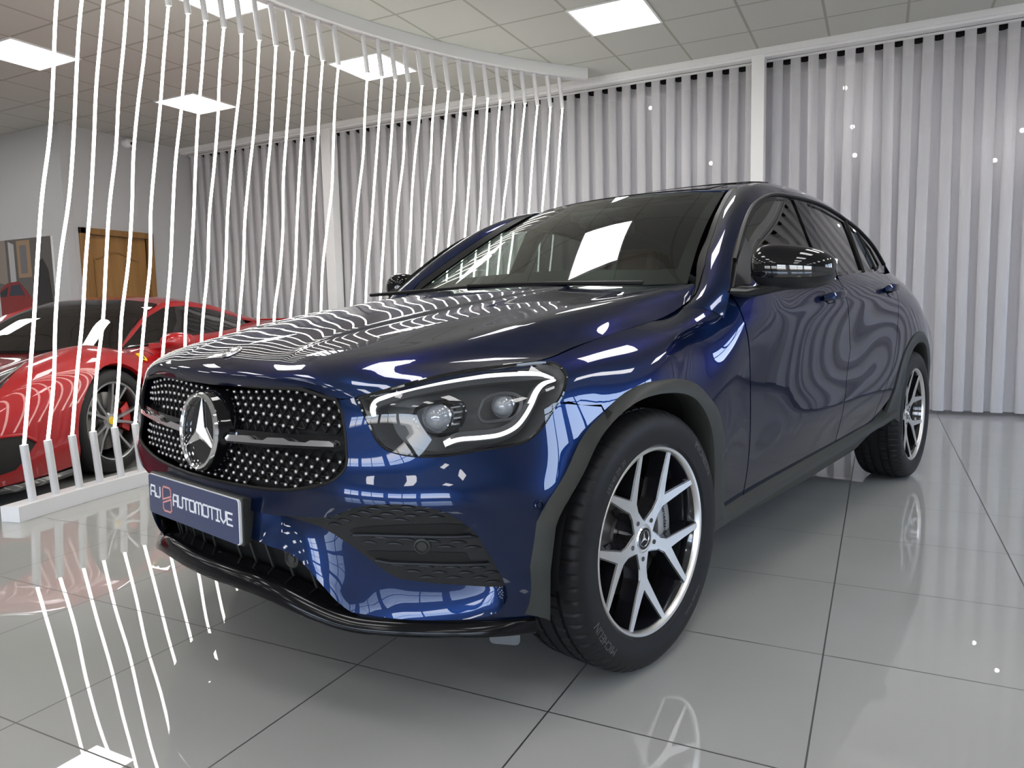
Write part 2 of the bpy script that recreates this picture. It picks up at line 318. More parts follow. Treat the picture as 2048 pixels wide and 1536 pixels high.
def polydist(pts, line):
    """distance of 2-D points to a polyline"""
    d = np.full(len(pts), 1e9)
    for a, b in zip(line[:-1], line[1:]):
        ab = b-a; t = np.clip(((pts-a)@ab)/max(ab@ab, 1e-12), 0, 1)
        d = np.minimum(d, np.linalg.norm(pts-a-t[:, None]*ab, axis=1))
    return d
def patch(net, outline, holes=(), step=.02, bstep=None, thick=.012, offset=0., disp=None, center=False, flange_skip=None):
    """part of a net's surface inside an outline given in the net's own (u, v), with turned-in edges"""
    bstep = bstep or step
    loops = [densify(l, bstep) for l in [outline]+list(holes)]
    B = np.concatenate(loops); E = []; k = 0
    for l in loops:
        n = len(l); E += [(k+i, k+(i+1) % n) for i in range(n)]; k += n
    lo, hi = loops[0].min(0), loops[0].max(0)
    g = np.stack(np.meshgrid(np.arange(lo[0], hi[0], step), np.arange(lo[1], hi[1], step), indexing='ij'), -1).reshape(-1, 2)
    if len(g):
        k = inside(loops[0], g)
        for h in loops[1:]: k &= ~inside(h, g)
        g = g[k]
        for l in loops: g = g[polydist(g, np.r_[l, l[:1]]) > step*.45]
    pts = np.concatenate([B, g]) if len(g) else B
    r = delaunay_2d_cdt([Vector(p) for p in pts], E, [], 0, 1e-7)
    V = np.array([tuple(p) for p in r[0]]); F = [tuple(f) for f in r[2]]
    cen = np.array([V[list(f)].mean(0) for f in F])
    ok = inside(loops[0], cen)
    for h in loops[1:]: ok &= ~inside(h, cen)
    F = [f for f, o in zip(F, ok) if o]
    P = net.ev(V[:, 0], V[:, 1]); N = net.nrm(V[:, 0], V[:, 1])
    P = P+N*offset
    if disp is not None:
        def D(q):
            p = net.ev(q[:, 0], q[:, 1]); n = net.nrm(q[:, 0], q[:, 1]); return p+n*(offset+disp(q)[:, None])
        P = D(V); e = 1.5e-3
        N2 = np.cross(D(V+[e, 0])-D(V-[e, 0]), D(V+[0, e])-D(V-[0, e])); N2 /= np.maximum(np.linalg.norm(N2, axis=1, keepdims=True), 1e-12)
        N2 *= np.sign((N2*N).sum(1))[:, None]; N = N2
    # orient faces along the normal
    FF = []
    for f in F:
        a, b, c = P[f[0]], P[f[1]], P[f[2]]
        FF.append(f if np.cross(b-a, c-a)@N[f[0]] > 0 else f[::-1])
    if center: N[np.abs(P[:, 1]) < 1e-4, 1] = 0; N /= np.linalg.norm(N, axis=1, keepdims=True)
    mb = MB().add(P, FF, N)
    if thick:
        ed = {}
        for f in FF:
            for a, b in zip(f, f[1:]+f[:1]): ed[(a, b)] = 1
        bd = [(a, b) for a, b in ed if (b, a) not in ed]
        if center: bd = [(a, b) for a, b in bd if not (abs(P[a, 1]) < 1e-4 and abs(P[b, 1]) < 1e-4)]
        tf = thick if callable(thick) else (lambda q: np.full(len(q), thick))
        for a, b in bd:
            t = tf(V[[a, b]]); pa, pb = P[a], P[b]; qa, qb = pa-N[a]*t[0], pb-N[b]*t[1]
            n = np.cross(qa-pa, pb-pa); L = np.linalg.norm(n)
            if L < 1e-12: continue
            mb.add([pa, qa, qb, pb], [(0, 1, 2, 3)], [n/L]*4)
    return mb
def ngrid(net, u0, u1, v0, v1, nu, nv, offset=0):
    u = np.linspace(u0, u1, nu); v = np.linspace(v0, v1, nv); uu, vv = np.meshgrid(u, v, indexing='ij')
    P = net.ev(uu.ravel(), vv.ravel()); N = net.nrm(uu.ravel(), vv.ravel())
    return (P+N*offset).reshape(nu, nv, 3), N.reshape(nu, nv, 3)
def text_mesh(body, size, depth=.001, align='CENTER', font=None):
    cu = bpy.data.curves.new('t', 'FONT'); cu.body = body; cu.size = size; cu.extrude = depth; cu.align_x = align
    o = bpy.data.objects.new('t', cu); C.collection.objects.link(o)
    me = o.evaluated_get(bpy.context.evaluated_depsgraph_get()).to_mesh()
    V = [tuple(v.co) for v in me.vertices]; F = [tuple(p.vertices) for p in me.polygons]
    bpy.data.objects.remove(o); bpy.data.curves.remove(cu); return V, F
# ---------------------------------------------------------------- materials
MAT = {}
def mat(name, col=(.5, .5, .5), rough=.5, metal=0, coat=0, coat_rough=.03, emit=None, es=1, spec=.5, trans=0, ior=1.45, sheen=0):
    m = bpy.data.materials.new(name); m.use_nodes = True; b = m.node_tree.nodes['Principled BSDF']; i = b.inputs
    i['Base Color'].default_value = (*col, 1); i['Roughness'].default_value = rough; i['Metallic'].default_value = metal
    i['Coat Weight'].default_value = coat; i['Coat Roughness'].default_value = coat_rough; i['IOR'].default_value = ior
    i['Specular IOR Level'].default_value = spec; i['Transmission Weight'].default_value = trans
    if emit: i['Emission Color'].default_value = (*emit, 1); i['Emission Strength'].default_value = es
    MAT[name] = m; return m
def nodes(m): return m.node_tree.nodes, m.node_tree.links, m.node_tree.nodes['Principled BSDF']
def thin_glass(name, tint, ior=1.5, rough=0.):
    m = bpy.data.materials.new(name); m.use_nodes = True; n = m.node_tree.nodes; l = m.node_tree.links; n.clear()
    o = n.new('ShaderNodeOutputMaterial'); mx = n.new('ShaderNodeMixShader'); t = n.new('ShaderNodeBsdfTransparent'); g = n.new('ShaderNodeBsdfGlossy'); f = n.new('ShaderNodeFresnel')
    t.inputs[0].default_value = (*tint, 1); g.inputs['Roughness'].default_value = rough; g.inputs['Color'].default_value = (1, 1, 1, 1); 
    ge = n.new('ShaderNodeNewGeometry'); iv = n.new('ShaderNodeMix'); iv.inputs[2].default_value = ior; iv.inputs[3].default_value = 1/ior   # same sheen seen from either side
    l.new(ge.outputs['Backfacing'], iv.inputs[0]); l.new(iv.outputs[0], f.inputs[0])
    l.new(f.outputs[0], mx.inputs[0]); l.new(t.outputs[0], mx.inputs[1]); l.new(g.outputs[0], mx.inputs[2]); l.new(mx.outputs[0], o.inputs[0])
    MAT[name] = m; return m
def noise_bump(m, scale, strength, dist=.002, detail=2):
    n, l, b = nodes(m); t = n.new('ShaderNodeTexNoise'); t.inputs['Scale'].default_value = scale; t.inputs['Detail'].default_value = detail
    c = n.new('ShaderNodeTexCoord'); l.new(c.outputs['Object'], t.inputs['Vector'])
    u = n.new('ShaderNodeBump'); u.inputs['Strength'].default_value = strength; u.inputs['Distance'].default_value = dist
    l.new(t.outputs['Fac'], u.inputs['Height']); l.new(u.outputs[0], b.inputs['Normal']); return m
def col_noise(m, scale, c1, c2, detail=4, stretch=(1, 1, 1), coord='Object'):
    n, l, b = nodes(m); t = n.new('ShaderNodeTexNoise'); t.inputs['Scale'].default_value = scale; t.inputs['Detail'].default_value = detail
    c = n.new('ShaderNodeTexCoord'); mp = n.new('ShaderNodeMapping'); mp.inputs['Scale'].default_value = stretch
    l.new(c.outputs[coord], mp.inputs[0]); l.new(mp.outputs[0], t.inputs['Vector'])
    r = n.new('ShaderNodeValToRGB'); r.color_ramp.elements[0].position = .3; r.color_ramp.elements[1].position = .7
    r.color_ramp.elements[0].color = (*c1, 1); r.color_ramp.elements[1].color = (*c2, 1)
    l.new(t.outputs['Fac'], r.inputs[0]); l.new(r.outputs[0], b.inputs['Base Color']); return m
paint = mat('blue_metallic_paint', (.0035, .0150, .063), .30, .85, 1, .008, spec=.3); nodes(paint)[2].inputs['Specular Tint'].default_value = (.05, .10, .24, 1)
gloss_black = mat('gloss_black', (.004, .004, .005), .06, 0, 1, .015, spec=.0)
plastic = noise_bump(mat('grained_black_plastic', (.034, .036, .033), .5, spec=.35), 900, .15, .0006)
dark = mat('dark_void', (.004, .004, .004), .7)
rubber = noise_bump(mat('tyre_rubber', (.011, .011, .012), .5, spec=.28), 300, .1, .0005)
seal = mat('rubber_seal', (.006, .006, .0065), .42, spec=.22)
chrome = mat('chrome', (.82, .83, .85), .06, 1)
satin_chrome = mat('satin_chrome', (.72, .72, .74), .22, 1)
machined = mat('machined_alloy', (.76, .75, .73), .34, 1)
wheel_black = mat('wheel_gloss_black', (.008, .008, .010), .12, 0, 1, .03)
steel = mat('brake_steel', (.20, .19, .18), .35, 1)
glass_ws = thin_glass('windscreen_glass', (.60, .70, .64), 1.65)
glass_side = thin_glass('side_window_glass', (.62, .70, .66), 2.1)
glass_priv = thin_glass('privacy_glass', (.10, .105, .11), 2.0)
lens = thin_glass('lamp_lens', (.93, .94, .95), 1.5)
interior = mat('dark_cabin_trim', (.012, .012, .013), .6)
leather = mat('brown_leather', (.10, .045, .022), .5)
led_drl = mat('daytime_led', (.9, .9, .9), .3, emit=(1, 1, .95), es=1.0)
lamp_grey = mat('lamp_housing_grey', (.07, .071, .073), .35)
white_txt = mat('plate_lettering', (.80, .81, .84), .4)
# ================================================================ the blue car
UV = {k: np.array(v) for k, v in UV.items()}
UC = BODY.U[2]; V0, V9 = 0., BODY.V[-1]
car = thing('car', 'dark blue metallic coupe SUV with black studded grille, in the middle of the floor', 'car', (CAR[0], CAR[1], 0), CAR[2])
def part(name, mb, m, parent=car, **k): return mb.build(name, m, parent, **k)
def pair(name, mb, m, parent=car, **k):
    a = part(name, mb, m, parent, **k); b = part(name, mb.flipped_y(), m, parent, **k); return a, b
def bev(q, off=0):
    q = np.atleast_2d(q); return BODY.ev(q[:, 0], q[:, 1])-BODY.nrm(q[:, 0], q[:, 1])*off
uc = lambda x, v: np.array([[x, v]])
# ---- front bumper
gr, hl, mesh, blade, bot, clad = UV['grille'], UV['headlight'], UV['mesh'], UV['blade'], UV['bluebot'], UV['archclad']
meshpoly = np.r_[UV['meshin'][:3], mesh[1:], [[.85, .428], [.79, .418], [.733, .412]]]
meshpoly = np.r_[smooth_line(meshpoly[:-4], 3), meshpoly[-4:]]
grbot = gr[7:][::-1]                                           # from bottom centre up the side to the corner
bump = np.r_[[[UC, .343]], smooth_line(np.r_[grbot[1:], [[.943, .004]]], 3), [[.985, 0.001]], smooth_line(np.r_[hl[-1:], hl[:10:-1]], 2), UV['split'][:2],
             [[1.632, .1405]], [[1.636, .152]], clad[6::-1], bot[-2:0:-1], [[.915, .640]], smooth_line(blade[8:], 3), smooth_line(np.r_[mesh[13:0:-1], UV['meshin'][2::-1]], 3), [[.66, .404]], [[.60, .41]], [[.57, .452]], [[UC, .452]]]
part('front_bumper', patch(BODY, bump, step=.014, bstep=.012, thick=lambda q: np.where((q[:, 0] < .975) & (q[:, 1] < .36), .004, .03), center=True).mirror(), paint)
# the scooped blade that runs from the plate down and round under the insert
low = np.r_[[[.60, .412]], [[.66, .409]], UV['meshin'][:1]+[.004, .010], [[.79, .418]], [[.85, .428]], mesh[:13:-1]]
ridge = np.r_[[[.60, .485]], [[.66, .488]], blade]
def uv_resample(L, n):
    L = smooth_line(L, 4); P = bev(L); s_ = np.r_[0, np.cumsum(np.linalg.norm(np.diff(P, axis=0), axis=1))]; t = np.linspace(0, s_[-1], n)
    return np.stack([np.interp(t, s_, L[:, 0]), np.interp(t, s_, L[:, 1])], 1)
LA, RB = uv_resample(low, 90), uv_resample(ridge, 90); led = []
kk = np.clip(np.linspace(0, 1, 90)*6, .25, 1)
for s_ in np.linspace(0, 1, 12):
    q = RB+(LA-RB)*s_; d = .037*kk*(s_**.8)+.004*kk*np.sin(PI*s_)
    led.append(BODY.ev(q[:, 0], q[:, 1])-BODY.nrm(q[:, 0], q[:, 1])*d[:, None])
led = np.array(led); led = np.concatenate([led[:1]-BODY.nrm(RB[:, 0], RB[:, 1])[None]*.012+np.array([0, 0, -.004]), led], 0)
pair('bumper_blade', MB().grid(led, flip=False), paint, angle=50)
# ---- textured insert with two slots in each lower corner
lip = patch(BODY, meshpoly, step=.02, thick=0, offset=-.036)
inset = mat('insert_grey_plastic', (.012, .013, .015), .33, spec=.5)
mi = pair('bumper_insert', lip, inset)
cu = MB()
random.seed(3)
lo, hi = meshpoly.min(0), meshpoly.max(0)
slots = [UV['mesh_slot1'], UV['mesh_slot2']]
for r in range(22):
    for c in range(16):
        u0 = lo[0]+c*.058+(r % 2)*.029; v0 = lo[1]+r*.0148
        w = np.stack([u0+np.linspace(0, .040, 7), v0-.0042*np.sin(np.linspace(0, PI, 7))], 1)
        ws = np.r_[w, w+[0, .010]]
        if inside(meshpoly, ws).all() and not any(inside(s, ws).any() or polydist(ws, np.r_[s, s[:1]]).min() < .004 for s in slots):
            cu.tube(bev(w, .036), [.001, .003, .0038, .004, .0038, .003, .001], 6)
for k_, m_ in enumerate((cu, cu.flipped_y())): part('scale_ridges', m_, inset, mi[k_])['kind'] = 'stuff'
for k, s in enumerate(slots):
    s2 = smooth_line(s, 3, True)
    keep = np.array([p for p in s2 if inside(meshpoly, p[None])[0]])
    sp_ = patch(BODY, keep, step=.02, bstep=.01, thick=0, offset=-.0345); part('slot', sp_, dark, mi[0]); part('slot', sp_.flipped_y(), dark, mi[1])
    e = np.array([p for p in densify(s[3:], .02, False) if inside(meshpoly, p[None])[0]])
    sb_ = MB().tube(smooth_line(bev(e, .030), 5), .0042, 6); part('slot_blade', sb_, inset, mi[0]); part('slot_blade', sb_.flipped_y(), inset, mi[1])
def sensor(name, q, off, r, m, ring):
    p = bev(q, off)[0]; n = Vector(BODY.nrm(q[:, 0], q[:, 1])[0])
    M = tr(*p)@n.to_track_quat('Y', 'Z').to_matrix().to_4x4()
    mb = MB().lathe([(0, .004), (r*.55, .004), (r*.6, .001), (r*.7, .001), (r*.75, .0045), (r*.95, .003), (r, -.004)], 20).xf(M)
    return pair(name, mb, m)
sensor('parking_sensor', UV['sensor_mesh'], .034, .021, plastic, 1)
sensor('parking_sensor', UV['sensor'], 0, .012, paint, 1)
# ---- grille
G3 = OffNet(BODY, .034)
gop = np.r_[[[UC, -.0]], [[.60, 0], [.80, 0], [.90, 0], [.93, .003]], gr[7:], [[UC, .343]]]
gop = np.r_[gop[:4], smooth_line(gop[4:-1], 3), gop[-1:]]
gback = patch(G3, gop, step=.03, thick=0, offset=-.012, center=True).mirror()
grille = part('grille', gback, dark)
GO = OffNet(BODY, .0)
lat, stud = MB(), MB(); stud_m = mat('stud_silver', (.42, .41, .41), .3, .9)
icos = MB(); bm = bmesh.new(); bmesh.ops.create_icosphere(bm, subdivisions=2, radius=1); icoV = [v.co.copy() for v in bm.verts]; icoF = [tuple(v.index for v in f.verts) for f in bm.faces]; bm.free()
spots = {}
def gin(u, v):
    q = np.array([[abs(u-UC)+UC, v]])
    return inside(gop, q)[0] and polydist(q, gop)[0] > .006
def barv(u): a = abs(u-UC); return .155-.055*max(0, (a-.05))/.52
rows = []
for r in range(-1, 13):
    v = .012+.0262*r
    for c in range(-18, 19):
        u = UC+.0368*(c+.5*(r % 2))
        if abs(u-UC) > .6: continue
        uu = UC+abs(u-UC)
        bv = np.interp(uu, [.39, .47, .71, .96], [.178, .173, .158, .137])
        ok = gin(u, v) and abs(v-bv) > .034 and np.hypot((u-UC), (v-.145)*.95) > .128
        spots[(r, c)] = (u, v, ok)
def gpt(u, v, off):
    s = -1 if u < UC else 1
    p = bev(np.array([[UC+abs(u-UC), max(v, 0)]]), off)[0]; return p*[1, s, 1]
pts = []
for (r, c), (u, v, ok) in spots.items():
    if ok: pts.append(gpt(u, v, .026))
    for dr, dc in ((0, 1), (1, 0 if r % 2 == 0 else 1), (1, -1 if r % 2 == 0 else 0)):
        o = spots.get((r+dr, c+dc))
        if o and (ok or o[2]) and gin(u, v) and gin(o[0], o[1]):
            lat.tube([gpt(u, v, .034), gpt(o[0], o[1], .034)], .0026, 4, cap=False)
part('grille_lattice', lat, seal, grille)
pts.sort(key=lambda p: -p[1]); s1 = None
for k, p in enumerate(pts):
    if k < 100:
        if s1 is None: s1 = part('grille_stud', MB().add([(q.x*.0056, q.y*.0062, q.z*.0062) for q in icoV], icoF), stud_m, grille); s1.location = p
        else:
            o = s1.copy(); link(o, grille); o.location = p
    else: stud.add([(p[0]+q.x*.0056, p[1]+q.y*.0062, p[2]+q.z*.0062) for q in icoV], icoF)
part('grille_studs', stud, stud_m, grille)['kind'] = 'stuff'
rimp = bev(gop[1:], .004); rimp = np.r_[rimp, (rimp*[1, -1, 1])[::-1]]
part('grille_surround', MB().tube(rimp, .0055, 8, closed=True), seal, grille)
# cross bar: black wing with a notched silver strip either side of the emblem
for s in (1, -1):
    bb = patch(BODY, UV['bar_black'], step=.02, thick=.03, offset=-.010)
    sb = patch(BODY, UV['bar'], step=.02, bstep=.01, thick=.012, offset=.004)
    if s < 0: bb, sb = bb.flipped_y(), sb.flipped_y()
    b = part('grille_bar', bb, gloss_black, grille); part('silver_strip', sb, satin_chrome, grille)
# emblem
SM = tr(.806, 0, .699)@rot('Y', -.10)@rot('Z', -PI/2)          # local +y points forward
pod = MB().lathe([(.122, -.055), (.117, -.025), (.112, -.005), (.1095, .004), (.108, .012), (.098, .012), (.097, .006), (0, .006)], 56).xf(SM)
em = part('star_emblem', pod, gloss_black, grille)
part('emblem_ring', MB().lathe([(.1035, .006), (.1055, .014), (.1025, .021), (.097, .023), (.0925, .020), (.0905, .012), (.0915, .006)], 64).xf(SM), chrome, grille)
def star(R, w, h, M, y0=0):
    """three-pointed star with a ridge along each point, facing local +y"""
    V = [(0, y0+h, 0)]; F = []
    for k in range(3):
        a = k*2*PI/3; V.append((R*math.sin(a), y0, R*math.cos(a)))
    for k in range(3):
        a = k*2*PI/3+PI/3; V.append((w*math.sin(a), y0, w*math.cos(a)))
    for k in range(3): F += [(0, 1+k, 4+k), (0, 4+k, 1+(k+1) % 3)]
    n = len(V); V += [(x, y0-.003, z) for x, y, z in V]
    return MB().add(V, F+[(1+k, n+1+k, n+4+k, 4+k) for k in range(3)]+[(4+k, n+4+k, n+1+(k+1) % 3, 1+(k+1) % 3) for k in range(3)]).xf(M)
part('emblem_star', star(.094, .0215, .013, SM, .010), satin_chrome, grille, smooth=False)
# ---- number plate with the dealer's name
PM = tr(.856, 0, .500)@rot('Y', -.02)@rot('Z', -PI/2)           # local: x to the car's right... face +y forward
hold = MB()
for s in (1, -1):
    pass
HP = [(-.262, -.060), (.262, -.060), (.262, .060), (-.262, .060)]
V = []
for y, kx, kz in ((-.055, .93, .8), (-.012, 1.0, 1.0), (-.004, 1.0, 1.0)):
    V += [(x*kx*1.01, y, z*kz*1.02) for x, z in HP]
F = [(i+4*k, (i+1) % 4+4*k, (i+1) % 4+4*k+4, i+4*k+4) for k in (0, 1) for i in range(4)]+[(8, 9, 10, 11)]
plate = part('number_plate', MB().add(V, F).xf(PM), plastic, bevel=.004)
def rrect(w, h, r, n=5):
    return [(sx*(w-r)+r*math.cos(a), sz*(h-r)+r*math.sin(a)) for sx, sz, a0 in ((1, 1, 0), (-1, 1, PI/2), (-1, -1, PI), (1, -1, 1.5*PI)) for a in np.linspace(a0, a0+PI/2, n)]
XZ = Matrix(((1, 0, 0, 0), (0, 0, 1, 0), (0, 1, 0, 0), (0, 0, 0, 1)))   # flat polygon (x, y) -> (x, z), thickness along y
pw = mat('plate_white_edge', (.75, .76, .78), .35); pb = mat('plate_blue', (.020, .034, .105), .25, coat=.5); pk = mat('plate_pink_logo', (.62, .27, .25), .4)
part('plate_backing', MB().prism(rrect(.262, .0575, .010), -.005, .0015, PM@XZ), pw, plate)
part('plate_face', MB().prism(rrect(.2575, .0565, .010), .0014, .0035, PM@XZ), pb, plate)
GL = {'A': [[(0, 0), (0, .62), (.12, 1), (.8, 1), (.8, 0)], [(0, .42), (.8, .42)]], 'J': [[(.8, 1), (.8, .15), (.65, 0), (0, 0), (0, .3)]], 'U': [[(0, 1), (0, .15), (.15, 0), (.65, 0), (.8, .15), (.8, 1)]],
      'T': [[(0, 1), (.9, 1)], [(.45, 1), (.45, 0)]], 'O': [[(.12, 0), (.78, 0), (.9, .12), (.9, .88), (.78, 1), (.12, 1), (0, .88), (0, .12), (.12, 0)]], 'M': [[(0, 0), (0, .85), (.15, 1), (.95, 1), (1.1, .85), (1.1, 0)], [(.55, 1), (.55, .0)]],
      'I': [[(.3, 0), (.3, 1)], [(.05, 1), (.55, 1)], [(.05, 0), (.55, 0)]], 'V': [[(0, 1), (.0, .35), (.42, 0), (.84, .35), (.84, 1)]], 'E': [[(.8, 1), (0, 1), (0, 0), (.8, 0)], [(0, .5), (.72, .5)]]}
GW = {'A': .8, 'J': .8, 'U': .8, 'T': .9, 'O': .9, 'M': 1.1, 'I': .6, 'V': .84, 'E': .8}
def strokes(lines, t, M, mb, y0=.0035, y1=.0046):
    for L in lines:
        for a, b in zip(L[:-1], L[1:]):
            a, b = np.array(a), np.array(b); d = (b-a)/np.linalg.norm(b-a); n = np.array([-d[1], d[0]])*t/2; e = d*t/2
            mb.prism([tuple(a-e-n), tuple(b+e-n), tuple(b+e+n), tuple(a-e+n)], y0, y1, M)
def word(w, x, z, h, mb, t=.0048, gap=.34, ks=.74):
    for ch in w:
        strokes([[(x+px*h*ks, z+pz*h) for px, pz in L] for L in GL[ch]], t, PM@XZ, mb); x += (GW[ch]*ks+gap*.62)*h
    return x
wt = MB(); MX = Matrix.Scale(-1, 4, (1, 0, 0))
PM_keep = PM; PM = PM@Matrix.Scale(-1, 4, (1, 0, 0))
word('AJ', -.244, -.004, .029, wt, ks=1.22); part('plate_lettering', wt, white_txt, plate, smooth=False); wt = MB(); word('AUTOMOTIVE', -.098, -.012, .030, wt, ks=1.06)
part('plate_lettering', wt, white_txt, plate, smooth=False)
lg = MB(); cx, cz = -.139, -.001
strokes([[(cx-.025, cz-.004), (cx-.025, cz+.026), (cx-.017, cz+.033), (cx+.019, cz+.033), (cx+.027, cz+.027), (cx+.027, cz+.010), (cx-.025, cz-.004)],
         [(cx+.027, cz+.002), (cx+.027, cz-.030), (cx+.019, cz-.036), (cx-.017, cz-.036), (cx-.025, cz-.030), (cx-.025, cz-.014), (cx+.027, cz+.002)]], .005, PM@XZ, lg)
part('plate_logo', lg, pk, plate, smooth=False)
PM = PM_keep
# ---- lower centre intake and splitter
low = MB()
iv = np.linspace(.44, .665, 8); iu = np.linspace(UC, .955, 14)
low.grid(np.array([bev(np.stack([np.full(8, u), iv], 1), .075) for u in iu])); low.mirror()
li = part('lower_intake', low, dark)
sl = MB()
for u in np.linspace(UC+.06, .90, 7):
    a, b = bev(uc(u, .465), .055)[0], bev(uc(u+.02, .66), .055)[0]; sl = MB().tube([a, b], .004, 5); part('intake_slat', sl, plastic, li); part('intake_slat', sl.flipped_y(), plastic, li)
part('intake_camera', MB().lathe([(0, .006), (.009, .006), (.011, .002), (.015, .002), (.019, .008), (.022, .006), (.022, -.03)], 20).xf(tr(.790, .385, .418)@rot('Z', -PI/2+.25)), plastic)
us = np.r_[np.linspace(UC, .90, 14), np.linspace(.93, 1.345, 14)]
spl = []
for u in us:
    k = np.clip((u-.62)/.33, 0, 1); k = k*k*(3-2*k)                 # drops from the centre span to the corners
    zc = .362*(1-k)+.292*k; p = bev(uc(u, .60*(1-k)+.668*k), 0)[0]; n = BODY.nrm(np.array([u]), np.array([.6]))[0]; n[2] = 0; n /= np.linalg.norm(n)
    t = .060*(1-k)+.046*k; f = .014; e = 1-.6*np.clip((u-1.2)/.15, 0, 1)
    c = np.array([p[0], p[1], 0])
    spl.append([c-n*.06+[0, 0, zc-.012], c+n*(f-.018)+[0, 0, zc], c+n*f*.9+[0, 0, zc-.010], c+n*(f+.010)*e+[0, 0, zc-t*.55], c+n*(f+.012)*e+[0, 0, zc-t*.85], c+n*f*e+[0, 0, zc-t], c-n*.10+[0, 0, zc-t+.004]])
part('front_splitter', MB().grid(np.array(spl), flip=False).mirror(), mat('piano_black', (.005, .005, .006), .12, spec=.25), subsurf=1)
# ---- bonnet, wings, doors, quarters
hb = HOOD.U[2]; HU, HV = HOOD.U[-1], HOOD.V[-1]
hood_poly = [(hb, 0), (HU-.004, 0), (HU-.004, HV-.10), (HU-.012, HV-.04), (HU-.05, HV-.004), (hb, HV)]
def dome(q):   # raised centre field of the bonnet with a soft step at its edges
    e = np.clip((HOOD.U[3]+.82*(HOOD.U[4]-HOOD.U[3])+.018-np.abs(q[:, 0]-hb)-hb+0)/.036, 0, 1); u5 = HOOD.U[7]; x = q[:, 0]-u5                    # second crease along the shoulder
    t5 = np.where(x > 0, np.clip((HU-q[:, 0])/(HU-u5), 0, 1), np.clip(1+x/.16, 0, 1)**2*(3-2*np.clip(1+x/.16, 0, 1)))
    return .0055*e*e*(3-2*e)*np.clip((q[:, 1]-.09)/.22, 0, 1)+.011*t5*np.clip((q[:, 1]-.10)/.35, 0, 1)*np.clip((HV-q[:, 1])/.12, .3, 1)
part('hood', patch(HOOD, hood_poly, step=.016, thick=.016, center=True, disp=dome).mirror(), paint)
hm = (lambda p, n: tr(*(p+n*.001))@Vector(n).to_track_quat('Y', 'X').to_matrix().to_4x4())(np.array([.712, 0, .907]), np.array([.42, 0, .907]))
hbg = part('hood_badge', MB().lathe([(0, .003), (.018, .003), (.020, .005), (.027, .005), (.029, 0)], 32).xf(hm), satin_chrome)
part('badge_star', star(.018, .0042, .003, hm@rot('Y', PI/2), .0035), chrome, hbg, smooth=False)
part('badge_band', MB().lathe([(.0205, .0052), (.0235, .0060), (.0265, .0052)], 32).xf(hm), gloss_black, hbg)
dg, d2, bw = UV['doorgap'], UV['door2'], UV['blow']
g = .0035
arch = smooth_line(clad, 3)
arch_up = smooth_line(clad[7:-1], 3)
fend = np.r_[smooth_line(hl[4:11], 3)[:], [[1.53, .108]], [UV['split'][1]], [[1.634, .1365]], arch_up, [[2.318, .664]], [[2.49, .668]], smooth_line(dg, 4)[::-1]-[g, 0], [[2.405, .040]], [[2.385, .0]], [[1.85, 0]]]
pair('fender', patch(BODY, fend, step=.016, bstep=.012), paint)
def vat(u): return np.interp(u, bw[:, 0], bw[:, 1])
dgs, d2s = smooth_line(dg, 4), smooth_line(d2, 4)
fd = np.r_[dgs+[g, 0], np.array([[u, vat(u)] for u in np.linspace(2.6, 3.38, 6)]), (d2s-[g, 0])[::-1], [[3.40, .012]], [[2.9, .008]], [[2.50, .012]]]
fdoor = pair('front_door', patch(BODY, fd, step=.02), paint)
rear_cut = np.array([(4.40, .02), (4.36, .12), (4.33, .20), (4.30, .30), (4.27, .40), (4.16, .50), (4.03, .60), (3.98, .652)])
rcs = smooth_line(rear_cut, 4)
rd = np.r_[d2s+[g, 0], np.array([[u, vat(u)] for u in np.linspace(3.55, 3.92, 4)]), (rcs-[g, 0])[::-1], [[4.0, .004]], [[3.44, .012]]]
rdoor = pair('rear_door', patch(BODY, rd, step=.02), paint)
# rear arch line on the body, from the sill round to the bumper
def arc_uv(cx, cz, R, a0, a1, n):
    out = []
    for a in np.linspace(a0, a1, n):
        RR = R(a) if callable(R) else R
        x, z = cx+RR*math.cos(a), cz+RR*math.sin(a)
        u = np.interp(-x, -BODY.P[8:21, 4, 0], BODY.U[8:21])
        for _ in range(3):
            vv = np.linspace(0, V9, 60); P = BODY.ev(np.full(60, u), vv); v = np.interp(-z, -P[:, 2], vv)
            p = BODY.ev(np.array([u]), np.array([v]))[0]; u += p[0]-x
        out.append((u, v))
    return np.array(out)
ra = arc_uv(-2.873, .365, lambda a: .472+.12*max(0, (.55-a)/.55)**2, .12, PI+.05, 26)
qd = np.r_[rcs+[g, 0], ra[2:], [[5.2, .60]], [[5.30, .45]], [[5.32, .30]], [[5.40, .20]], [[5.55, .13]], [[BODY.U[-1], .13]], [[BODY.U[-1], 0]], [[5.0, 0]]]
pair('rear_quarter', patch(BODY, qd, step=.025), paint)
tl = [(5.20, .10), (5.33, .085), (5.62, .10), (5.62, .14), (5.40, .17), (5.27, .16)]
pair('tail_lamp', patch(BODY, tl, step=.03, offset=.004, thick=.006), mat('tail_lamp_red', (.25, .01, .012), .1, coat=1))
rb = [(5.212, .60), (5.312, .45), (5.332, .30), (5.41, .208), (5.56, .138), (BODY.U[-1], .138), (BODY.U[-1], V9), (5.20, V9)]
pair('rear_bumper', patch(BODY, rb, step=.03), paint)
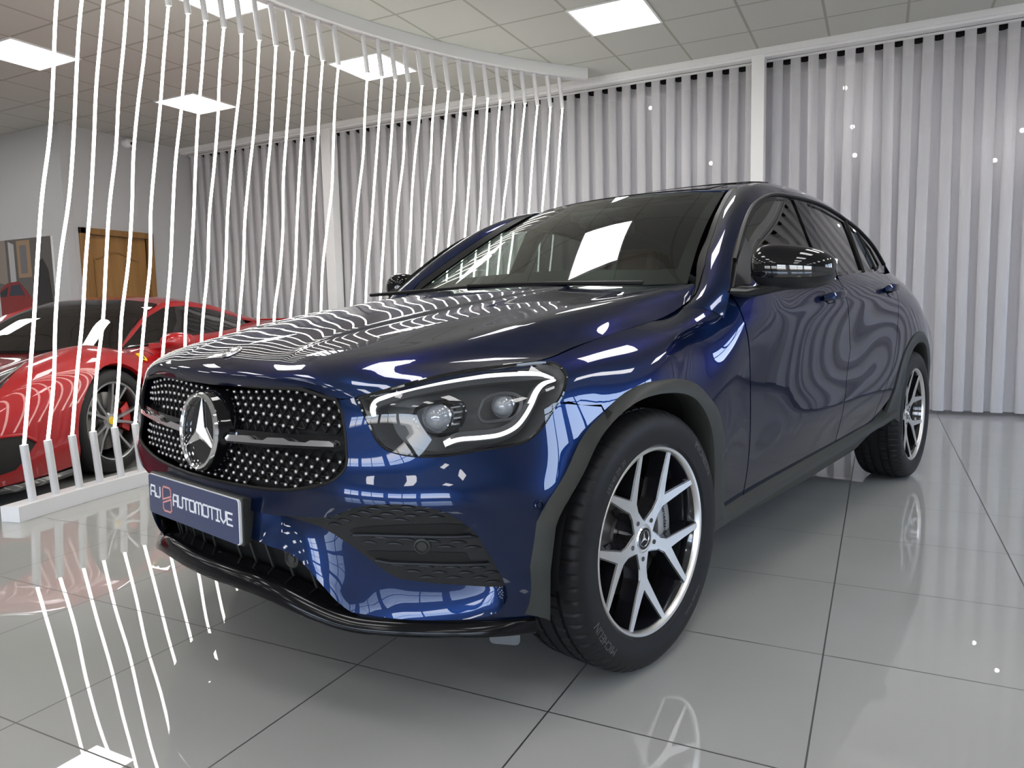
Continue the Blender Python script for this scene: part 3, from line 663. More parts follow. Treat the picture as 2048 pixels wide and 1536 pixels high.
# ---- pillars, roof, screen
PV = PIL.V[-1]; PU = PIL.U
pil = [(PU[0], .0), (PU[2], .055), (PU[4], .05), (PU[6], .045), (PU[6]+.06, .01), (PU[7], 0), (PU[-1], 0), (PU[-1], PV), (PU[0], PV)]
pair('roof_pillar', patch(PIL, pil, step=.018, bstep=.015, thick=.01), paint)
trim = [(PU[1]-.02, .004), (PU[2], .051), (PU[4], .046), (PU[6], .041), (PU[6]+.05, .006), (PU[6], -.0), (PU[1], 0)]
pair('windscreen_trim', patch(PIL, trim, step=.018, bstep=.015, thick=.012), seal)
RU, RV = ROOF.U, ROOF.V; rc = RU[3]
roof = part('roof', patch(ROOF, [(rc, 0), (RU[-1], 0), (RU[-1], RV[4]), (rc, RV[4])], step=.03, center=True).mirror(), paint)
part('roof_glass', patch(ROOF, [(rc, .06), (RU[-1]-.10, .06), (RU[-1]-.10, RV[3]+.15), (rc, RV[3]+.15)], step=.04, offset=.003, thick=.004, center=True).mirror(), gloss_black)
part('sunroof_panel', patch(ROOF, [(rc, .40), (RU[-1]-.11, .40), (RU[-1]-.11, .78), (rc, .78)], step=.04, offset=.006, thick=.02, center=True, disp=lambda q: .006+.030*(q[:, 1]-.40)/.38).mirror(), gloss_black)
part('rear_screen', patch(ROOF, [(rc, RV[4]+.01), (RU[-1]-.03, RV[4]+.01), (RU[-1]-.03, RV[7]), (rc, RV[7])], step=.04, center=True).mirror(), gloss_black)
part('tailgate', patch(ROOF, [(rc, RV[7]+.006), (RU[-1]-.03, RV[7]+.006), (RU[-1]-.03, RV[4]+.02), (RU[-1], RV[4]+.02), (RU[-1], RV[-1]), (rc, RV[-1])], step=.04, center=True).mirror(), paint)
WU, WV = WSH.U, WSH.V; wc = WU[3]
ws = part('windscreen', patch(WSH, [(wc, 0), (WU[-1], 0), (WU[-1], WV[-1]), (wc, WV[-1])], step=.05, thick=0, center=True).mirror(), glass_ws)
fr = MB()
for a, b in (((wc, .0), (WU[-1], .115)), ((WU[-1]-.045, .115), (WU[-1], WV[-1]-.03)), ((wc, WV[-1]-.035), (WU[-1], WV[-1]))):
    m_ = patch(WSH, [a, (b[0], a[1]), b, (a[0], b[1])], step=.05, thick=0, offset=-.004, center=True); fr.add(m_.v, m_.f)
part('screen_border', fr.mirror(), seal, ws)
for sy, p in ((1, [(-.33, -.12), (-.36, .25), (-.425, .62)]), (1, [(-.30, -.70), (-.36, -.35), (-.40, -.05)])):
    q = []
    for (x, y) in p: q.append((x-.02, y, 1.108-.03*abs(y)))
    part('wiper', MB().tube(smooth_line(np.array(q), 5), .008, 6), seal)
# ---- side windows
dlo = [(-x, -z) for x, z in SG['dlo']]; dlo[-1:] = [(1.49, -1.120), (1.0, -1.083)]
dl2 = np.r_[smooth_line(dlo[:13], 4), dlo[13:]]
sgl = {k: np.array([(-x, -z) for x, z in SG[k]]) for k in ('g1', 'g2', 'g3', 'g4')}
pair('window_frame', patch(SIDE, dl2, list(sgl.values()), step=.03, bstep=.015, thick=.012), gloss_black)
for k, m_ in (('g1', glass_side), ('g2', glass_priv), ('g3', glass_priv), ('g4', glass_priv)):
    pair('side_window', patch(SIDE, sgl[k], step=.05, thick=0, offset=-.006), m_)
top = smooth_line(dlo[1:13], 5); tp = SIDE.ev(top[:, 0], top[:, 1])+[0, .004, 0]
pair('window_seal', MB().tube(tp, .007, 6), seal)
for a, b in ((-2.16, -2.06), (-2.315, -2.36)):
    z0, z1 = (1.41, 1.15) if a > -2.3 else (1.365, 1.165)
    q = np.array([(-a, -z0), (-b, -z1)]); q = densify(q, .05, False); pair('window_divider', MB().tube(SIDE.ev(q[:, 0], q[:, 1]), .008, 6), seal)
# ---- cladding
def resample(P, n):
    P = np.asarray(P, float); s = np.r_[0, np.cumsum(np.linalg.norm(np.diff(P, axis=0), axis=1))]; t = np.linspace(0, s[-1], n)
    return np.stack([np.interp(t, s, P[:, k]) for k in range(3)], 1)
def cladding(O, I, ctr):
    G = []
    for o, i in zip(O, I):
        r = np.array([i[0]-ctr[0], 0, i[2]-ctr[1]]); r /= np.linalg.norm(r)
        out = np.array([0, 1., 0])
        G.append([o-out*.012, o+out*.005, o*.8+i*.2+out*.010, o*.45+i*.55+out*.008, o*.12+i*.88+out*.003, i-r*.000, i-out*.012-r*.004+0, i-out*.06+r*.004, i-out*.10+r*.02])
    return MB().grid(np.array(G), flip=True)
inn = np.array([(.44, .942, .555), (.365, .945, .619), (.294, .945, .693), (.211, .945, .739), (.122, .945, .766), (.016, .945, .775), (-.112, .945, .765), (-.2, .944, .737), (-.267, .943, .686), (-.31, .942, .622), (-.33, .940, .522), (-.335, .936, .426), (-.34, .93, .33)])
O = np.r_[resample(smooth_line(bev(clad[:4]), 4), 14)[:-1], resample(np.r_[smooth_line(bev(clad[3:-1]), 4), [[-.472, .903, .332]]], 44)]
I = np.r_[resample([(.470, .925, .298), (.478, .935, .42), (.462, .94, .52)], 14)[:-1], resample(np.r_[[[.462, .94, .52]], smooth_line(inn, 4)], 44)]
pair('arch_trim', cladding(O, I, (0, .365)), plastic)
O = BODY.ev(ra[:, 0], ra[:, 1]); th = np.linspace(.02, PI+.15, len(ra))
I = np.array([(-2.873+.405*math.cos(a), .945-.055*max(0, -math.cos(a)-.25)**1.3, .365+.412*math.sin(a)) for a in th])
pair('arch_trim', cladding(resample(O, 50), resample(I, 50), (-2.873, .365)), plastic)
xs = np.linspace(-.345, -2.42, 30); S = []
for x in xs:
    zt = np.interp(-x, [.36, .48, .89, 1.21, 1.74, 2.2, 2.42], [.335, .345, .365, .379, .399, .422, .45]); k = np.clip((-x-2.1)/.35, 0, 1)
    zl = np.interp(-x, [.36, 1.2, 1.9, 2.42], [.272, .282, .305, .40]); f = .03*k
    S.append([(x, .885, zt+.01), (x, .902+f*.5, zt-.002), (x, .922+f, zt-.012), (x, .925+f, zt-.035), (x, .890+f, zl+.006), (x, .878+f, zl), (x, .72, zl+.005)])
pair('side_sill', MB().grid(np.array(S), flip=False), plastic)
dfl = MB().prism(rrect(.04, .028, .012), -.0015, .0015, tr(.40, .72, .185)@rot('Z', -PI/2+.5)@rot('X', .25)@XZ); pair('air_deflector', dfl, mat('grey_flap', (.022, .022, .024), .3))
# ---- inside and underside
inn_ = MB()
inn_.box((-3.70, -.66, .26), (.40, .66, .30)); inn_.box((.40, -.45, .28), (.68, .45, .31)); part('underbody', inn_, dark)
nose = MB().box((.47, -.56, .30), (.655, .56, .79)); nose.box((-.30, -.55, .30), (.50, .55, .84)); nose.box((-.55, -.70, .30), (-.30, .70, 1.0)); part('engine_bay', nose, dark)
tub = MB()
for s in (1, -1):
    tub.add([(-.5, s*.80, .30), (-3.55, s*.78, .30), (-3.55, s*.66, 1.10), (-2.4, s*.80, 1.13), (-1.5, s*.855, 1.10), (-.6, s*.84, 1.04)], [(0, 1, 2, 3, 4, 5)])
tub.box((-3.60, -.70, .30), (-3.2, .70, 1.06)); part('cabin_lining', tub, interior)
dash = []
for y in np.linspace(-.74, .74, 25):
    b = .035*math.exp(-((y-.38)/.2)**2)
    dash.append([(-.56, y, 1.02), (-.72, y, 1.055+b), (-.90, y, 1.045+b), (-1.0, y, .98+b), (-1.0, y, .80), (-.85, y, .60)])
part('dashboard', MB().grid(np.array(dash), flip=True), interior)
for sy in (.38, -.38):
    st = MB(); st.box((-1.75, sy-.26, .45), (-1.2, sy+.26, .62))
    st.xf(Matrix.Identity(4)); k = len(st.v); st.box((-.07, -.25, 0), (.07, .25, .66)); st.xf(tr(-1.78, sy, .52)@rot('Y', -.32), k)
    se = part('seat', st, leather, bevel=.05)
    hr = MB().box((-.05, -.13, 0), (.05, .13, .17)); hr.xf(tr(-2.02, sy, 1.18)@rot('Y', -.25)); part('headrest', hr, leather, se, bevel=.04)
bs = MB().box((-2.75, -.66, .45), (-2.3, .66, .62)); k = len(bs.v); bs.box((-.08, -.64, 0), (.08, .64, .62)); bs.xf(tr(-2.78, 0, .52)@rot('Y', -.4), k); part('rear_bench', bs, leather, bevel=.05)
sw = MB(); sw.tube([(0, .185*math.cos(a), .185*math.sin(a)) for a in np.linspace(0, 2*PI, 36, endpoint=False)], .015, 8, closed=True); sw.box((-.02, -.06, -.05), (.02, .06, .05)); sw.box((-.01, -.18, -.012), (.01, .18, .012)); sw.xf(tr(-1.10, .38, .98)@rot('Y', .4)); part('steering_wheel', sw, interior)
mpod = MB().box((-1.25, -.15, 1.405), (-1.06, .15, 1.452)); mpod.box((-1.14, -.07, 1.37), (-1.02, .07, 1.42)); part('camera_pod', mpod, interior, bevel=.02)
mm = MB().box((-1.20, -.125, 1.335), (-1.17, .125, 1.40)); part('interior_mirror', mm, interior, bevel=.015)
roofl = ngrid(ROOF, RU[0], RU[-1], 0, RV[6], 8, 10, -.05)[0]; part('headlining', MB().grid(roofl, flip=True), interior)
for cx in (0, -2.873):
    wl = MB()
    G = [[(cx+.43*math.cos(a), y, .365+.43*math.sin(a)) for y in (.60, .92 if cx == 0 else .91)] for a in np.linspace(-.03, PI+.03, 30)]
    wl.grid(np.array(G)); wl.add([(cx+.43*math.cos(a), .60, .365+.43*math.sin(a)) for a in np.linspace(-.03, PI+.03, 30)], [tuple(range(30))])
    pair('wheel_well', wl, dark)
# ---- door mirrors
def mirror_parts():
    c = np.array([-.70, 1.035, 1.122]); T = np.linspace(0, 2*PI, 40, endpoint=False); Sx = np.linspace(-1, 1, 18)
    def shell(t0, t1, k=1., n=24):
        G = []
        for s in np.linspace(-PI/2, PI/2, 22):
            r = math.cos(s); row = []
            for t in np.linspace(t0, t1, n):
                y = .120*math.copysign(abs(math.sin(s))**.80, math.sin(s)); taper = 1-.16*(y/.127)
                ct, st_ = math.cos(t), math.sin(t); rr = abs(r)**.55
                x = (.085 if ct > 0 else .055)*math.copysign(abs(ct)**.8, ct)*rr; z = (.075 if st_ > 0 else .070)*math.copysign(abs(st_)**.85, st_)*rr*taper
                row.append((c[0]+k*x-.28*(y), c[1]+k*y, c[2]+k*z-.010*(y/.127)))
            G.append(row)
        return MB().grid(np.array(G), flip=True)
    cap = shell(-.42, PI+.5, 1.0, 30); base = shell(PI+.45, 2*PI-.40, .985, 16)
    lampst = []
    for s in np.linspace(-.1, 1.42, 16):
        row = []
        for t in np.linspace(-.36, .08, 6):
            r = math.cos(s); y = .127*abs(math.sin(s))**.8*math.copysign(1, math.sin(s)); rr = abs(r)**.55; taper = 1-.16*(y/.127)
            x = .085*abs(math.cos(t))**.8*rr*1.03; z = .073*math.copysign(abs(math.sin(t))**.85, math.sin(t))*rr*taper*1.0
            row.append((c[0]+x-.28*y+.001, c[1]+y*1.008, c[2]+z-.010*(y/.127)))
        lampst.append(row)
    arm = MB(); A = []
    for k, (p, w, h) in enumerate([((-.62, .885, 1.052), .075, .020), ((-.64, .925, 1.050), .060, .018), ((-.68, .975, 1.062), .050, .016), ((-.70, 1.03, 1.075), .055, .02)]):
        A.append([(p[0]+w*math.cos(t), p[1], p[2]+h*math.sin(t)) for t in np.linspace(0, 2*PI, 14, endpoint=False)])
    arm.grid(np.array(A), closed_v=True, flip=False)
    sail = patch(SIDE, [(.560, -1.062), (.665, -1.158), (.79, -1.24), (.80, -1.19), (.70, -1.095), (.69, -1.075)], step=.03, offset=.012, thick=.02)
    glass = MB().add([(c[0]-.052-.28*y, c[1]+y*.9, c[2]+z*.85) for y, z in [(-.115, -.05), (.115, -.045), (.12, .03), (.06, .055), (-.08, .06), (-.12, .03)]], [tuple(range(6))])
    return cap, base, MB().grid(np.array(lampst), flip=True), arm, sail, glass
cap, base, lamp, arm, sail, mgl = mirror_parts()
for s in (1, -1):
    f = (lambda m_: m_) if s > 0 else (lambda m_: m_.flipped_y())
    mo = part('side_mirror', f(cap), gloss_black); part('mirror_base', f(base), inset, mo); part('indicator', f(lamp), mat('indicator_lens', (.02, .02, .022), .05, coat=1) if s > 0 else MAT['indicator_lens'], mo)
    part('mirror_arm', f(arm), inset, mo); part('mirror_foot', f(sail), inset, mo); part('mirror_glass', f(mgl), chrome, mo)
    if s < 0:      # the far mirror is folded in; its arm and foot stay put
        FM = tr(-.68, -.935, 0)@rot('Z', -1.2)@tr(.68, .935, 0); mo.matrix_basis = FM
        for c_ in mo.children:
            if c_.name.startswith(('mirror_arm', 'mirror_foot')): c_.matrix_parent_inverse = FM.inverted()
# ---- door handles
for k, q in enumerate(UV['handle']):
    p = bev(q[None], 0)[0]; u = q[0]
    cupP = [(u+.058*math.cos(a), q[1]+.024+.030*math.sin(a)) for a in np.linspace(0, 2*PI, 24, endpoint=False)]
    cup = patch(BODY, cupP, step=.012, thick=0, offset=.0015, disp=lambda w: .0012-.012*np.clip(1-np.hypot((w[:, 0]-u)/.058, (w[:, 1]-q[1]-.024)/.030), 0, 1))
    bar = []
    for t in np.linspace(-1, 1, 13):
        b = bev(np.array([[u+.095*t, q[1]+.006]]), -.030*(1-t**4)-.004)[0]; bar.append(b)
    hd = MB(); hw = [.010+.009*(1-t**4) for t in np.linspace(-1, 1, 13)]; hd.tube(bar, hw, 8)
    for s in (0, 1):
        m1, m2 = (cup, hd) if s == 0 else (cup.flipped_y(), hd.flipped_y())
        dr = (fdoor if k == 0 else rdoor)[s]; part('door_handle', m2, paint, dr); part('handle_cup', m1, paint, dr)
        cl = MB().tube([b+np.array([.0, .010, .008]) for b in bar[1:-1]], .0025, 5); part('handle_strip', cl if s == 0 else cl.flipped_y(), chrome, dr)
# ---- headlamps
def headlamp(s):
    f = (lambda m_: m_) if s > 0 else (lambda m_: m_.flipped_y())
    out = smooth_line(hl, 3, True); out[:, 1] = np.maximum(out[:, 1], .0005)
    c0 = out.mean(0); rings = []
    for k, d in ((1.0, .002), (.985, .02), (.95, .06), (.86, .085), (.5, .09), (.05, .09)):
        q = c0+(out-c0)*k; rings.append(bev(q, d))
    h = part('headlamp', f(MB().grid(np.array(rings), closed_v=True, flip=False)), lamp_grey)
    part('lamp_lens', f(patch(BODY, out, step=.02, thick=0, offset=.001)), lens, h)
    part('lamp_rim', f(MB().tube(bev(out, .003), .0045, 6, closed=True)), gloss_black, h)
    for key, ww in (('drl_up', [.005, .009, .0105, .011, .0115, .012, .0115, .010, .007, .003]), ('drl_low', [.003, .006, .0085, .010, .0105, .0115, .012, .0125, .012, .008])):
        P = smooth_line(bev(UV[key], .030), 4); w = np.interp(np.linspace(0, 1, len(P)), np.linspace(0, 1, len(ww)), ww)
        part('light_strip', f(MB().tube(P, w, 8)), led_drl, h)
        ed = bev(np.array(UV[key]), .036); P2 = smooth_line(ed, 4); part('strip_bezel', f(MB().tube(P2, w*1.5, 8)), lamp_grey, h)
    bf = smooth_line(bev(UV['ball_frame'], .032), 3, True); part('projector_bezel', f(MB().tube(bf, .005, 6, closed=True)), gloss_black, h)
    bf = smooth_line(bev(UV['box_frame'], .032), 3, True); part('projector_bezel', f(MB().tube(bf, .0045, 6, closed=True)), lamp_grey, h)
    for key, r, m_ in (('ball', .033, 'clear'), ('ball2', .026, 'clear')):
        p = bev(UV[key], .052)[0]; n = Vector((.93, .30, .0)).normalized(); M = tr(*p)@n.to_track_quat('Y', 'Z').to_matrix().to_4x4()
        part('projector_lens', f(MB().lathe([(0, .022), (r*.4, .0205), (r*.7, .016), (r*.92, .006), (r, -.004)], 28).xf(M)), ball_glass, h)
        part('projector_cup', f(MB().lathe([(r*.98, -.004), (r*1.12, .002), (r*1.2, -.004), (r*1.2, -.03)], 28).xf(M)), satin_chrome, h)
        part('projector_chip', f(MB().lathe([(0, -.008), (r*.5, -.008), (r*.8, -.006)], 20).xf(M)), chrome, h)
    fin = MB()
    for k in range(4):
        v = UV['ball'][0][1]-.022+.014*k; u = UV['ball'][0][0]
        fin.tube(bev(np.array([[u+.028, v], [u+.048, v-.001], [u+.066, v-.002]]), .042), .0032, 6)
    part('cooling_fins', f(fin), satin_chrome, h)
ball_glass = mat('projector_glass', (.30, .31, .33), .03, .0, coat=1, spec=1)
headlamp(1); headlamp(-1)
# ---- wheels
def P2(phi, r, lat=0.):   # wheel plane: phi clockwise from the top seen from outside
    return (-math.sin(phi)*r-math.cos(phi)*lat, math.cos(phi)*r-math.sin(phi)*lat)
R_T = .365
tp_ = [(.2575, .100), (.262, .112), (.270, .1215), (.288, .1265), (.306, .1275), (.325, .1255), (.340, .120), (.351, .111), (.3585, .099), (.362, .088), (.3635, .074), (.3638, .071), (.357, .070), (.357, .060), (.3640, .059), (.3648, .030), (.357, .029), (.357, .019), (.365, .018)]
tprof = tp_+[(r, -y) for r, y in reversed(tp_)]
def tyre_mesh():
    n = 384; G = []
    for k in range(n):
        a = 2*PI*k/n; row = []
        for i, (r, y) in enumerate(tprof):
            if .086 < abs(y) < .112 and k % 6 == 0: r -= .0045
            if .071 < abs(y) <= .086 and k % 6 == 0: r -= .003
            if .028 < abs(y) < .0605 and (k+2) % 6 == 0 and r > .36: r -= .004
            row.append((r*math.sin(a), y, r*math.cos(a)))
        G.append(row)
    return MB().grid(np.array(G), closed_u=True, flip=True)
def side_y(r): return np.interp(r, [.262, .270, .288, .306, .325, .340, .351], [.112, .1215, .1265, .1275, .1255, .120, .111])
def rim_text(txt, phi0, r, size, inward=False):
    V, F = text_mesh(txt, size, .0006); V = np.array(V); out = []
    for x, y, z in V:
        rr = r+y-size*.35 if not inward else r-y+size*.35; ph = phi0+(x/r if not inward else -x/r); a, b = P2(ph, rr); out.append((a, side_y(rr)+.0004+z*.6, b))
    return out, F
def yface(r): return .078+.030*(min(r, .25)/.25)**1.6
tyre_txt = mat('tyre_lettering', (.075, .075, .075), .6)
def wheel_proto():
    w = bpy.data.objects.new('wheel', None); link(w)
    ty = tyre_mesh().build('tyre', rubber, w, angle=30)
    tx = MB()
    for t, ph, r, s, inv in (('MICHELIN', math.radians(52), .318, .030, False), ('255/45 ZR 20', math.radians(-42), .296, .019, False), ('MICHELIN', math.radians(232), .318, .030, False), ('TUBELESS  RADIAL', math.radians(140), .296, .013, False), ('PILOT SPORT', math.radians(-8), .322, .014, False)):
        if t == 'PILOT SPORT': continue
        V, F = rim_text(t, ph, r, s, inv); MB().add(V, F).build('sidewall_lettering', tyre_txt, w, smooth=False)
    # rim barrel, lip
    MB().lathe([(.2545, .1135), (.2505, .104), (.244, .090), (.236, .05), (.228, -.04), (.232, -.10), (.252, -.108), (.262, -.115)], 72, flip=False).build('rim_barrel', wheel_black, w)
    MB().lathe([(.2475, .100), (.2495, .1085), (.2535, .1145), (.260, .1165), (.2635, .113)], 96).build('rim_lip', machined, w)
    def hull(y_off, grow, mbx, thick):
        for k in range(5):
            ph = SPOKE0+k*2*PI/5
            for s in (1, -1):
                def pt(x, l): return P2(ph, x, l*s)
                g_ = grow
                quads = []
                A = [((.030, 0), (.030, .030+g_)), ((.056, 0), (.056, .0225+g_)), ((.085, 0), (.085, .0155+g_)), ((.142+g_*1.5, 0), (.115, .0185+g_))]
                for (a, b), (c, d) in zip(A[:-1], A[1:]): quads.append((a, b, d, c))
                pin, pout = np.array((.142+g_*1.5, 0)), np.array((.115, .0185+g_)); ein, eout = np.array((.2410, .0775-g_)), np.array((.2355, .0915+g_))
                for i in range(4):
                    t0, t1 = i/4, (i+1)/4
                    quads.append((pin+(ein-pin)*t0, pout+(eout-pout)*t0, pout+(eout-pout)*t1, pin+(ein-pin)*t1))
                for q in quads:
                    V = []
                    for yo in (0, -thick):
                        for x, l in q:
                            a, b = pt(x, l); V.append((a, yface(math.hypot(x, l))+y_off+yo, b))
                    fl = [(0, 1, 2, 3), (4, 7, 6, 5), (1, 5, 6, 2), (0, 3, 7, 4)]
                    if s < 0: fl = [f_[::-1] for f_ in fl]
                    mbx.add(V, [f_[::-1] for f_ in fl])
    fc = MB(); hull(0, 0, fc, .003); fc.build('spoke_faces', machined, w, smooth=False)
    bd = MB(); hull(-.003, .0045, bd, .050); bd.build('spoke_bodies', wheel_black, w, smooth=False)
    MB().lathe([(.0, .079), (.034, .079), (.036, .0805), (.045, .0795), (.052, .0765), (.056, .060), (.056, .02)], 40).build('hub', machined, w)
    cp = MB().lathe([(0, .0815), (.0215, .0815), (.0225, .084), (.031, .0835), (.0335, .079)], 36).build('centre_cap', satin_chrome, w)
    MB().lathe([(.0232, .0843), (.027, .0848), (.0305, .0838)], 36).build('cap_ring', gloss_black, cp)
    MB().lathe([(0, .0822), (.0212, .0822)], 36).build('cap_disc', gloss_black, cp)
    star(.0195, .0046, .003, tr(0, .0825, 0)).build('cap_star', satin_chrome, cp, smooth=False)
    for k in range(5):
        a, b = P2(SPOKE0+k*2*PI/5, .0575)
        MB().lathe([(0, .0815), (.0055, .0815), (.0068, .0825), (.0075, .077)], 14, c=(a, .0, b)).build('wheel_bolt', wheel_black, w)
    MB().lathe([(.06, .030), (.085, .035), (.088, .028), (.165, .028), (.168, .024), (.168, .002), (.085, .002)], 60).build('brake_disc', steel, w)
    ca = MB(); G = []
    for a in np.linspace(math.radians(62), math.radians(122), 12):
        G.append([(*(lambda p: (p[0], y, p[1]))(P2(a, r)),) for r, y in ((.110, .045), (.112, .058), (.150, .060), (.176, .056), (.180, .01), (.178, -.02), (.110, -.02))])
    ca.grid(np.array(G), closed_v=True); cal = ca.build('brake_caliper', mat('caliper_silver', (.42, .42, .42), .35, .5), w)
    V, F = text_mesh('Mercedes-Benz', .020, .0004); o = []
    for x, y, z in V:
        a, b = P2(math.radians(86)+x/.143, .143+y-.005); o.append((a, .0615+z, b))
    MB().add(o, F).build('caliper_lettering', dark, cal, smooth=False)
    MB().tube([(-.195, .055, -.02), (-.205, .082, -.022)], .005, 8).build('valve', chrome, w)
    return w
def tree_copy(o, parent):
    c = o.copy(); C.collection.objects.link(c); c.parent = parent
    for ch in list(o.children): tree_copy(ch, c)
    return c
SPOKE0 = math.radians(185); wf = wheel_proto(); wf.parent = car; wf.location = (0, .8085, R_T); wf.rotation_euler.z = -.03
SP = [(-2.873, .8085, 0, math.radians(-13)), (0, -.8085, PI-.03, 0), (-2.873, -.8085, PI, 0)]
for x, y, rz, sp in SP:
    o = tree_copy(wf, car); o.location = (x, y, R_T); o.rotation_euler = (0, sp if y > 0 else 0, rz)
# ================================================================ the showroom
ZC = 3.3338; XR, YF = 5.4, -6.5      # ceiling height, right wall, glazed front
def mnode(n, op, a, b=None, l=None):
    m = n.new('ShaderNodeMath'); m.operation = op
    for k, v in ((0, a), (1, b)):
        if v is None: continue
        if hasattr(v, 'links'): l.new(v, m.inputs[k])
        else: m.inputs[k].default_value = v
    return m.outputs[0]
def tile_mask(m, x0, y0, size, half):
    """1 on the joints of a square grid in object space"""
    n, l, b = nodes(m); c = n.new('ShaderNodeTexCoord'); s = n.new('ShaderNodeSeparateXYZ'); l.new(c.outputs['Object'], s.inputs[0]); r = []
    for ax, o in (('X', x0), ('Y', y0)):
        f = mnode(n, 'FRACT', mnode(n, 'DIVIDE', mnode(n, 'SUBTRACT', s.outputs[ax], o, l), size, l), None, l)
        d = mnode(n, 'ABSOLUTE', mnode(n, 'SUBTRACT', f, .5, l), None, l); r.append(mnode(n, 'GREATER_THAN', d, .5-half/size, l))
    return mnode(n, 'MAXIMUM', r[0], r[1], l), c, s
def mixcol(m, fac, c1, c2):
    n, l, b = nodes(m); x = n.new('ShaderNodeMix'); x.data_type = 'RGBA'; l.new(fac, x.inputs[0])
    for k, c in ((6, c1), (7, c2)):
        if hasattr(c, 'links'): l.new(c, x.inputs[k])
        else: x.inputs[k].default_value = (*c, 1)
    return x.outputs[2]
tile = mat('polished_tile', (.27, .27, .265), .05, spec=.5, ior=1.85)
tmask, tcd, tsx = tile_mask(tile, -2.5204, 1.5890, .6, .0022)
n, l, b = nodes(tile)
t1 = n.new('ShaderNodeTexNoise'); t1.inputs['Scale'].default_value = 1.6; t1.inputs['Detail'].default_value = 6; l.new(tcd.outputs['Object'], t1.inputs['Vector'])
cr = n.new('ShaderNodeValToRGB'); cr.color_ramp.elements[0].position = .3; cr.color_ramp.elements[1].position = .75
cr.color_ramp.elements[0].color = (.355, .352, .335, 1); cr.color_ramp.elements[1].color = (.385, .382, .365, 1); l.new(t1.outputs['Fac'], cr.inputs[0])
l.new(mixcol(tile, tmask, cr.outputs[0], (.03, .03, .03)), b.inputs['Base Color'])
rr = mnode(n, 'ADD', mnode(n, 'MULTIPLY', tmask, .5, l), .008, l); l.new(rr, b.inputs['Roughness'])
bp = n.new('ShaderNodeBump'); bp.inputs['Strength'].default_value = .6; bp.inputs['Distance'].default_value = .002; bp.invert = True
l.new(tmask, bp.inputs['Height']); l.new(bp.outputs[0], b.inputs['Normal'])
struct('floor', MB().box((-14, YF, -.1), (XR, 8.3, 0)), tile)
ceil_m = mat('ceiling_tile', (.66, .66, .62), .8)
cm, _, _ = tile_mask(ceil_m, -2.2545, 6.1699, .6, .011)
n, l, b = nodes(ceil_m); l.new(mixcol(ceil_m, cm, (.54, .54, .50), (.36, .36, .31)), b.inputs['Base Color'])
bp = n.new('ShaderNodeBump'); bp.inputs['Strength'].default_value = .5; bp.inputs['Distance'].default_value = .006; l.new(cm, bp.inputs['Height']); l.new(bp.outputs[0], b.inputs['Normal'])
struct('ceiling', MB().box((-14, YF, ZC), (XR, 8.3, ZC+.1)), ceil_m)
wall = noise_bump(mat('white_wall_paint', (.47, .47, .475), .7), 120, .05)
struct('wall_left', MB().box((-14, 5.57, 0), (-8.751, 5.67, ZC)), wall)
bw_ = MB(); bw_.box((-8.9, 8.2, 0), (XR, 8.3, .12)); bw_.box((-8.9, 8.2, ZC-.15), (XR, 8.3, ZC)); bw_.box((-8.9, 8.2, .12), (-4.5, 8.3, ZC-.15))
for x in np.arange(-8.9, XR, 2.15): bw_.box((x, 8.2, .12), (min(x+.10, XR), 8.3, ZC-.15))
struct('wall_back', bw_, wall); struct('window_30', MB().box((-8.9, 8.24, .1), (XR, 8.25, ZC-.1)), thin_glass('tinted_glazing', (.125, .118, .125), 1.5, .35))
DY0, DY1, DZ = 5.72, 6.73, 2.13
dw = MB(); dw.box((-8.85, 5.671, 0), (-8.75, DY0, ZC)); dw.box((-8.85, DY1, 0), (-8.75, 8.25, ZC)); dw.box((-8.85, DY0, DZ), (-8.75, DY1, ZC)); dw.box((-9.0, 5.68, 0), (-8.9, 6.9, 2.4)); struct('wall_door', dw, wall)  # last box: unseen backing added to stop daylight leaking round the door
struct('wall_far', MB().box((-14.1, YF, 0), (-14, 5.67, ZC)), wall)
# right-hand wall and the glazed front behind the viewer
def window_wall(name, axis, pos, a0, a1, sill, head, bay, first, w0, w1):
    """wall with a row of openings, framed and glazed"""
    w = MB()
    def bx(p, q, z0, z1, th=.12):
        return w.box((p, pos, z0), (q, pos+th, z1)) if axis == 'y' else w.box((pos, p, z0), (pos+th, q, z1))
    bx(a0, a1, 0, sill); bx(a0, a1, head, ZC)
    bx(a0, w0, sill, head); x = w0
    while x < w1-.01:
        bx(x, x+.22, sill, head); x += bay
    bx(x, a1, sill, head)
    struct(name, w, wall)
    x = w0; i = first
    while x+.22 < w1-.3:
        p, q = x+.22, x+bay; f = MB()
        def fb(p0, q0, z0, z1): f.box((p0, pos+.03, z0), (q0, pos+.08, z1)) if axis == 'y' else f.box((pos+.03, p0, z0), (pos+.08, q0, z1))
        fb(p, p+.06, sill, head); fb(q-.06, q, sill, head); fb(p, q, sill, sill+.06); fb(p, q, head-.06, head); fb((p+q)/2-.03, (p+q)/2+.03, sill, head); fb(p, q, sill+.62*(head-sill), sill+.62*(head-sill)+.05)
        o = f.build('window_%d' % i, seal, None, smooth=False); o['kind'] = 'structure'
        x += bay; i += 1
    return i
iw = window_wall('wall_front', 'y', YF, -14, XR, .6, 2.15, 2.3, 1, -5.4, 1.6)
iw = window_wall('wall_right', 'x', XR, YF, 8.3, 1.55, 2.75, 1.9, iw, 1.2, 6.8)
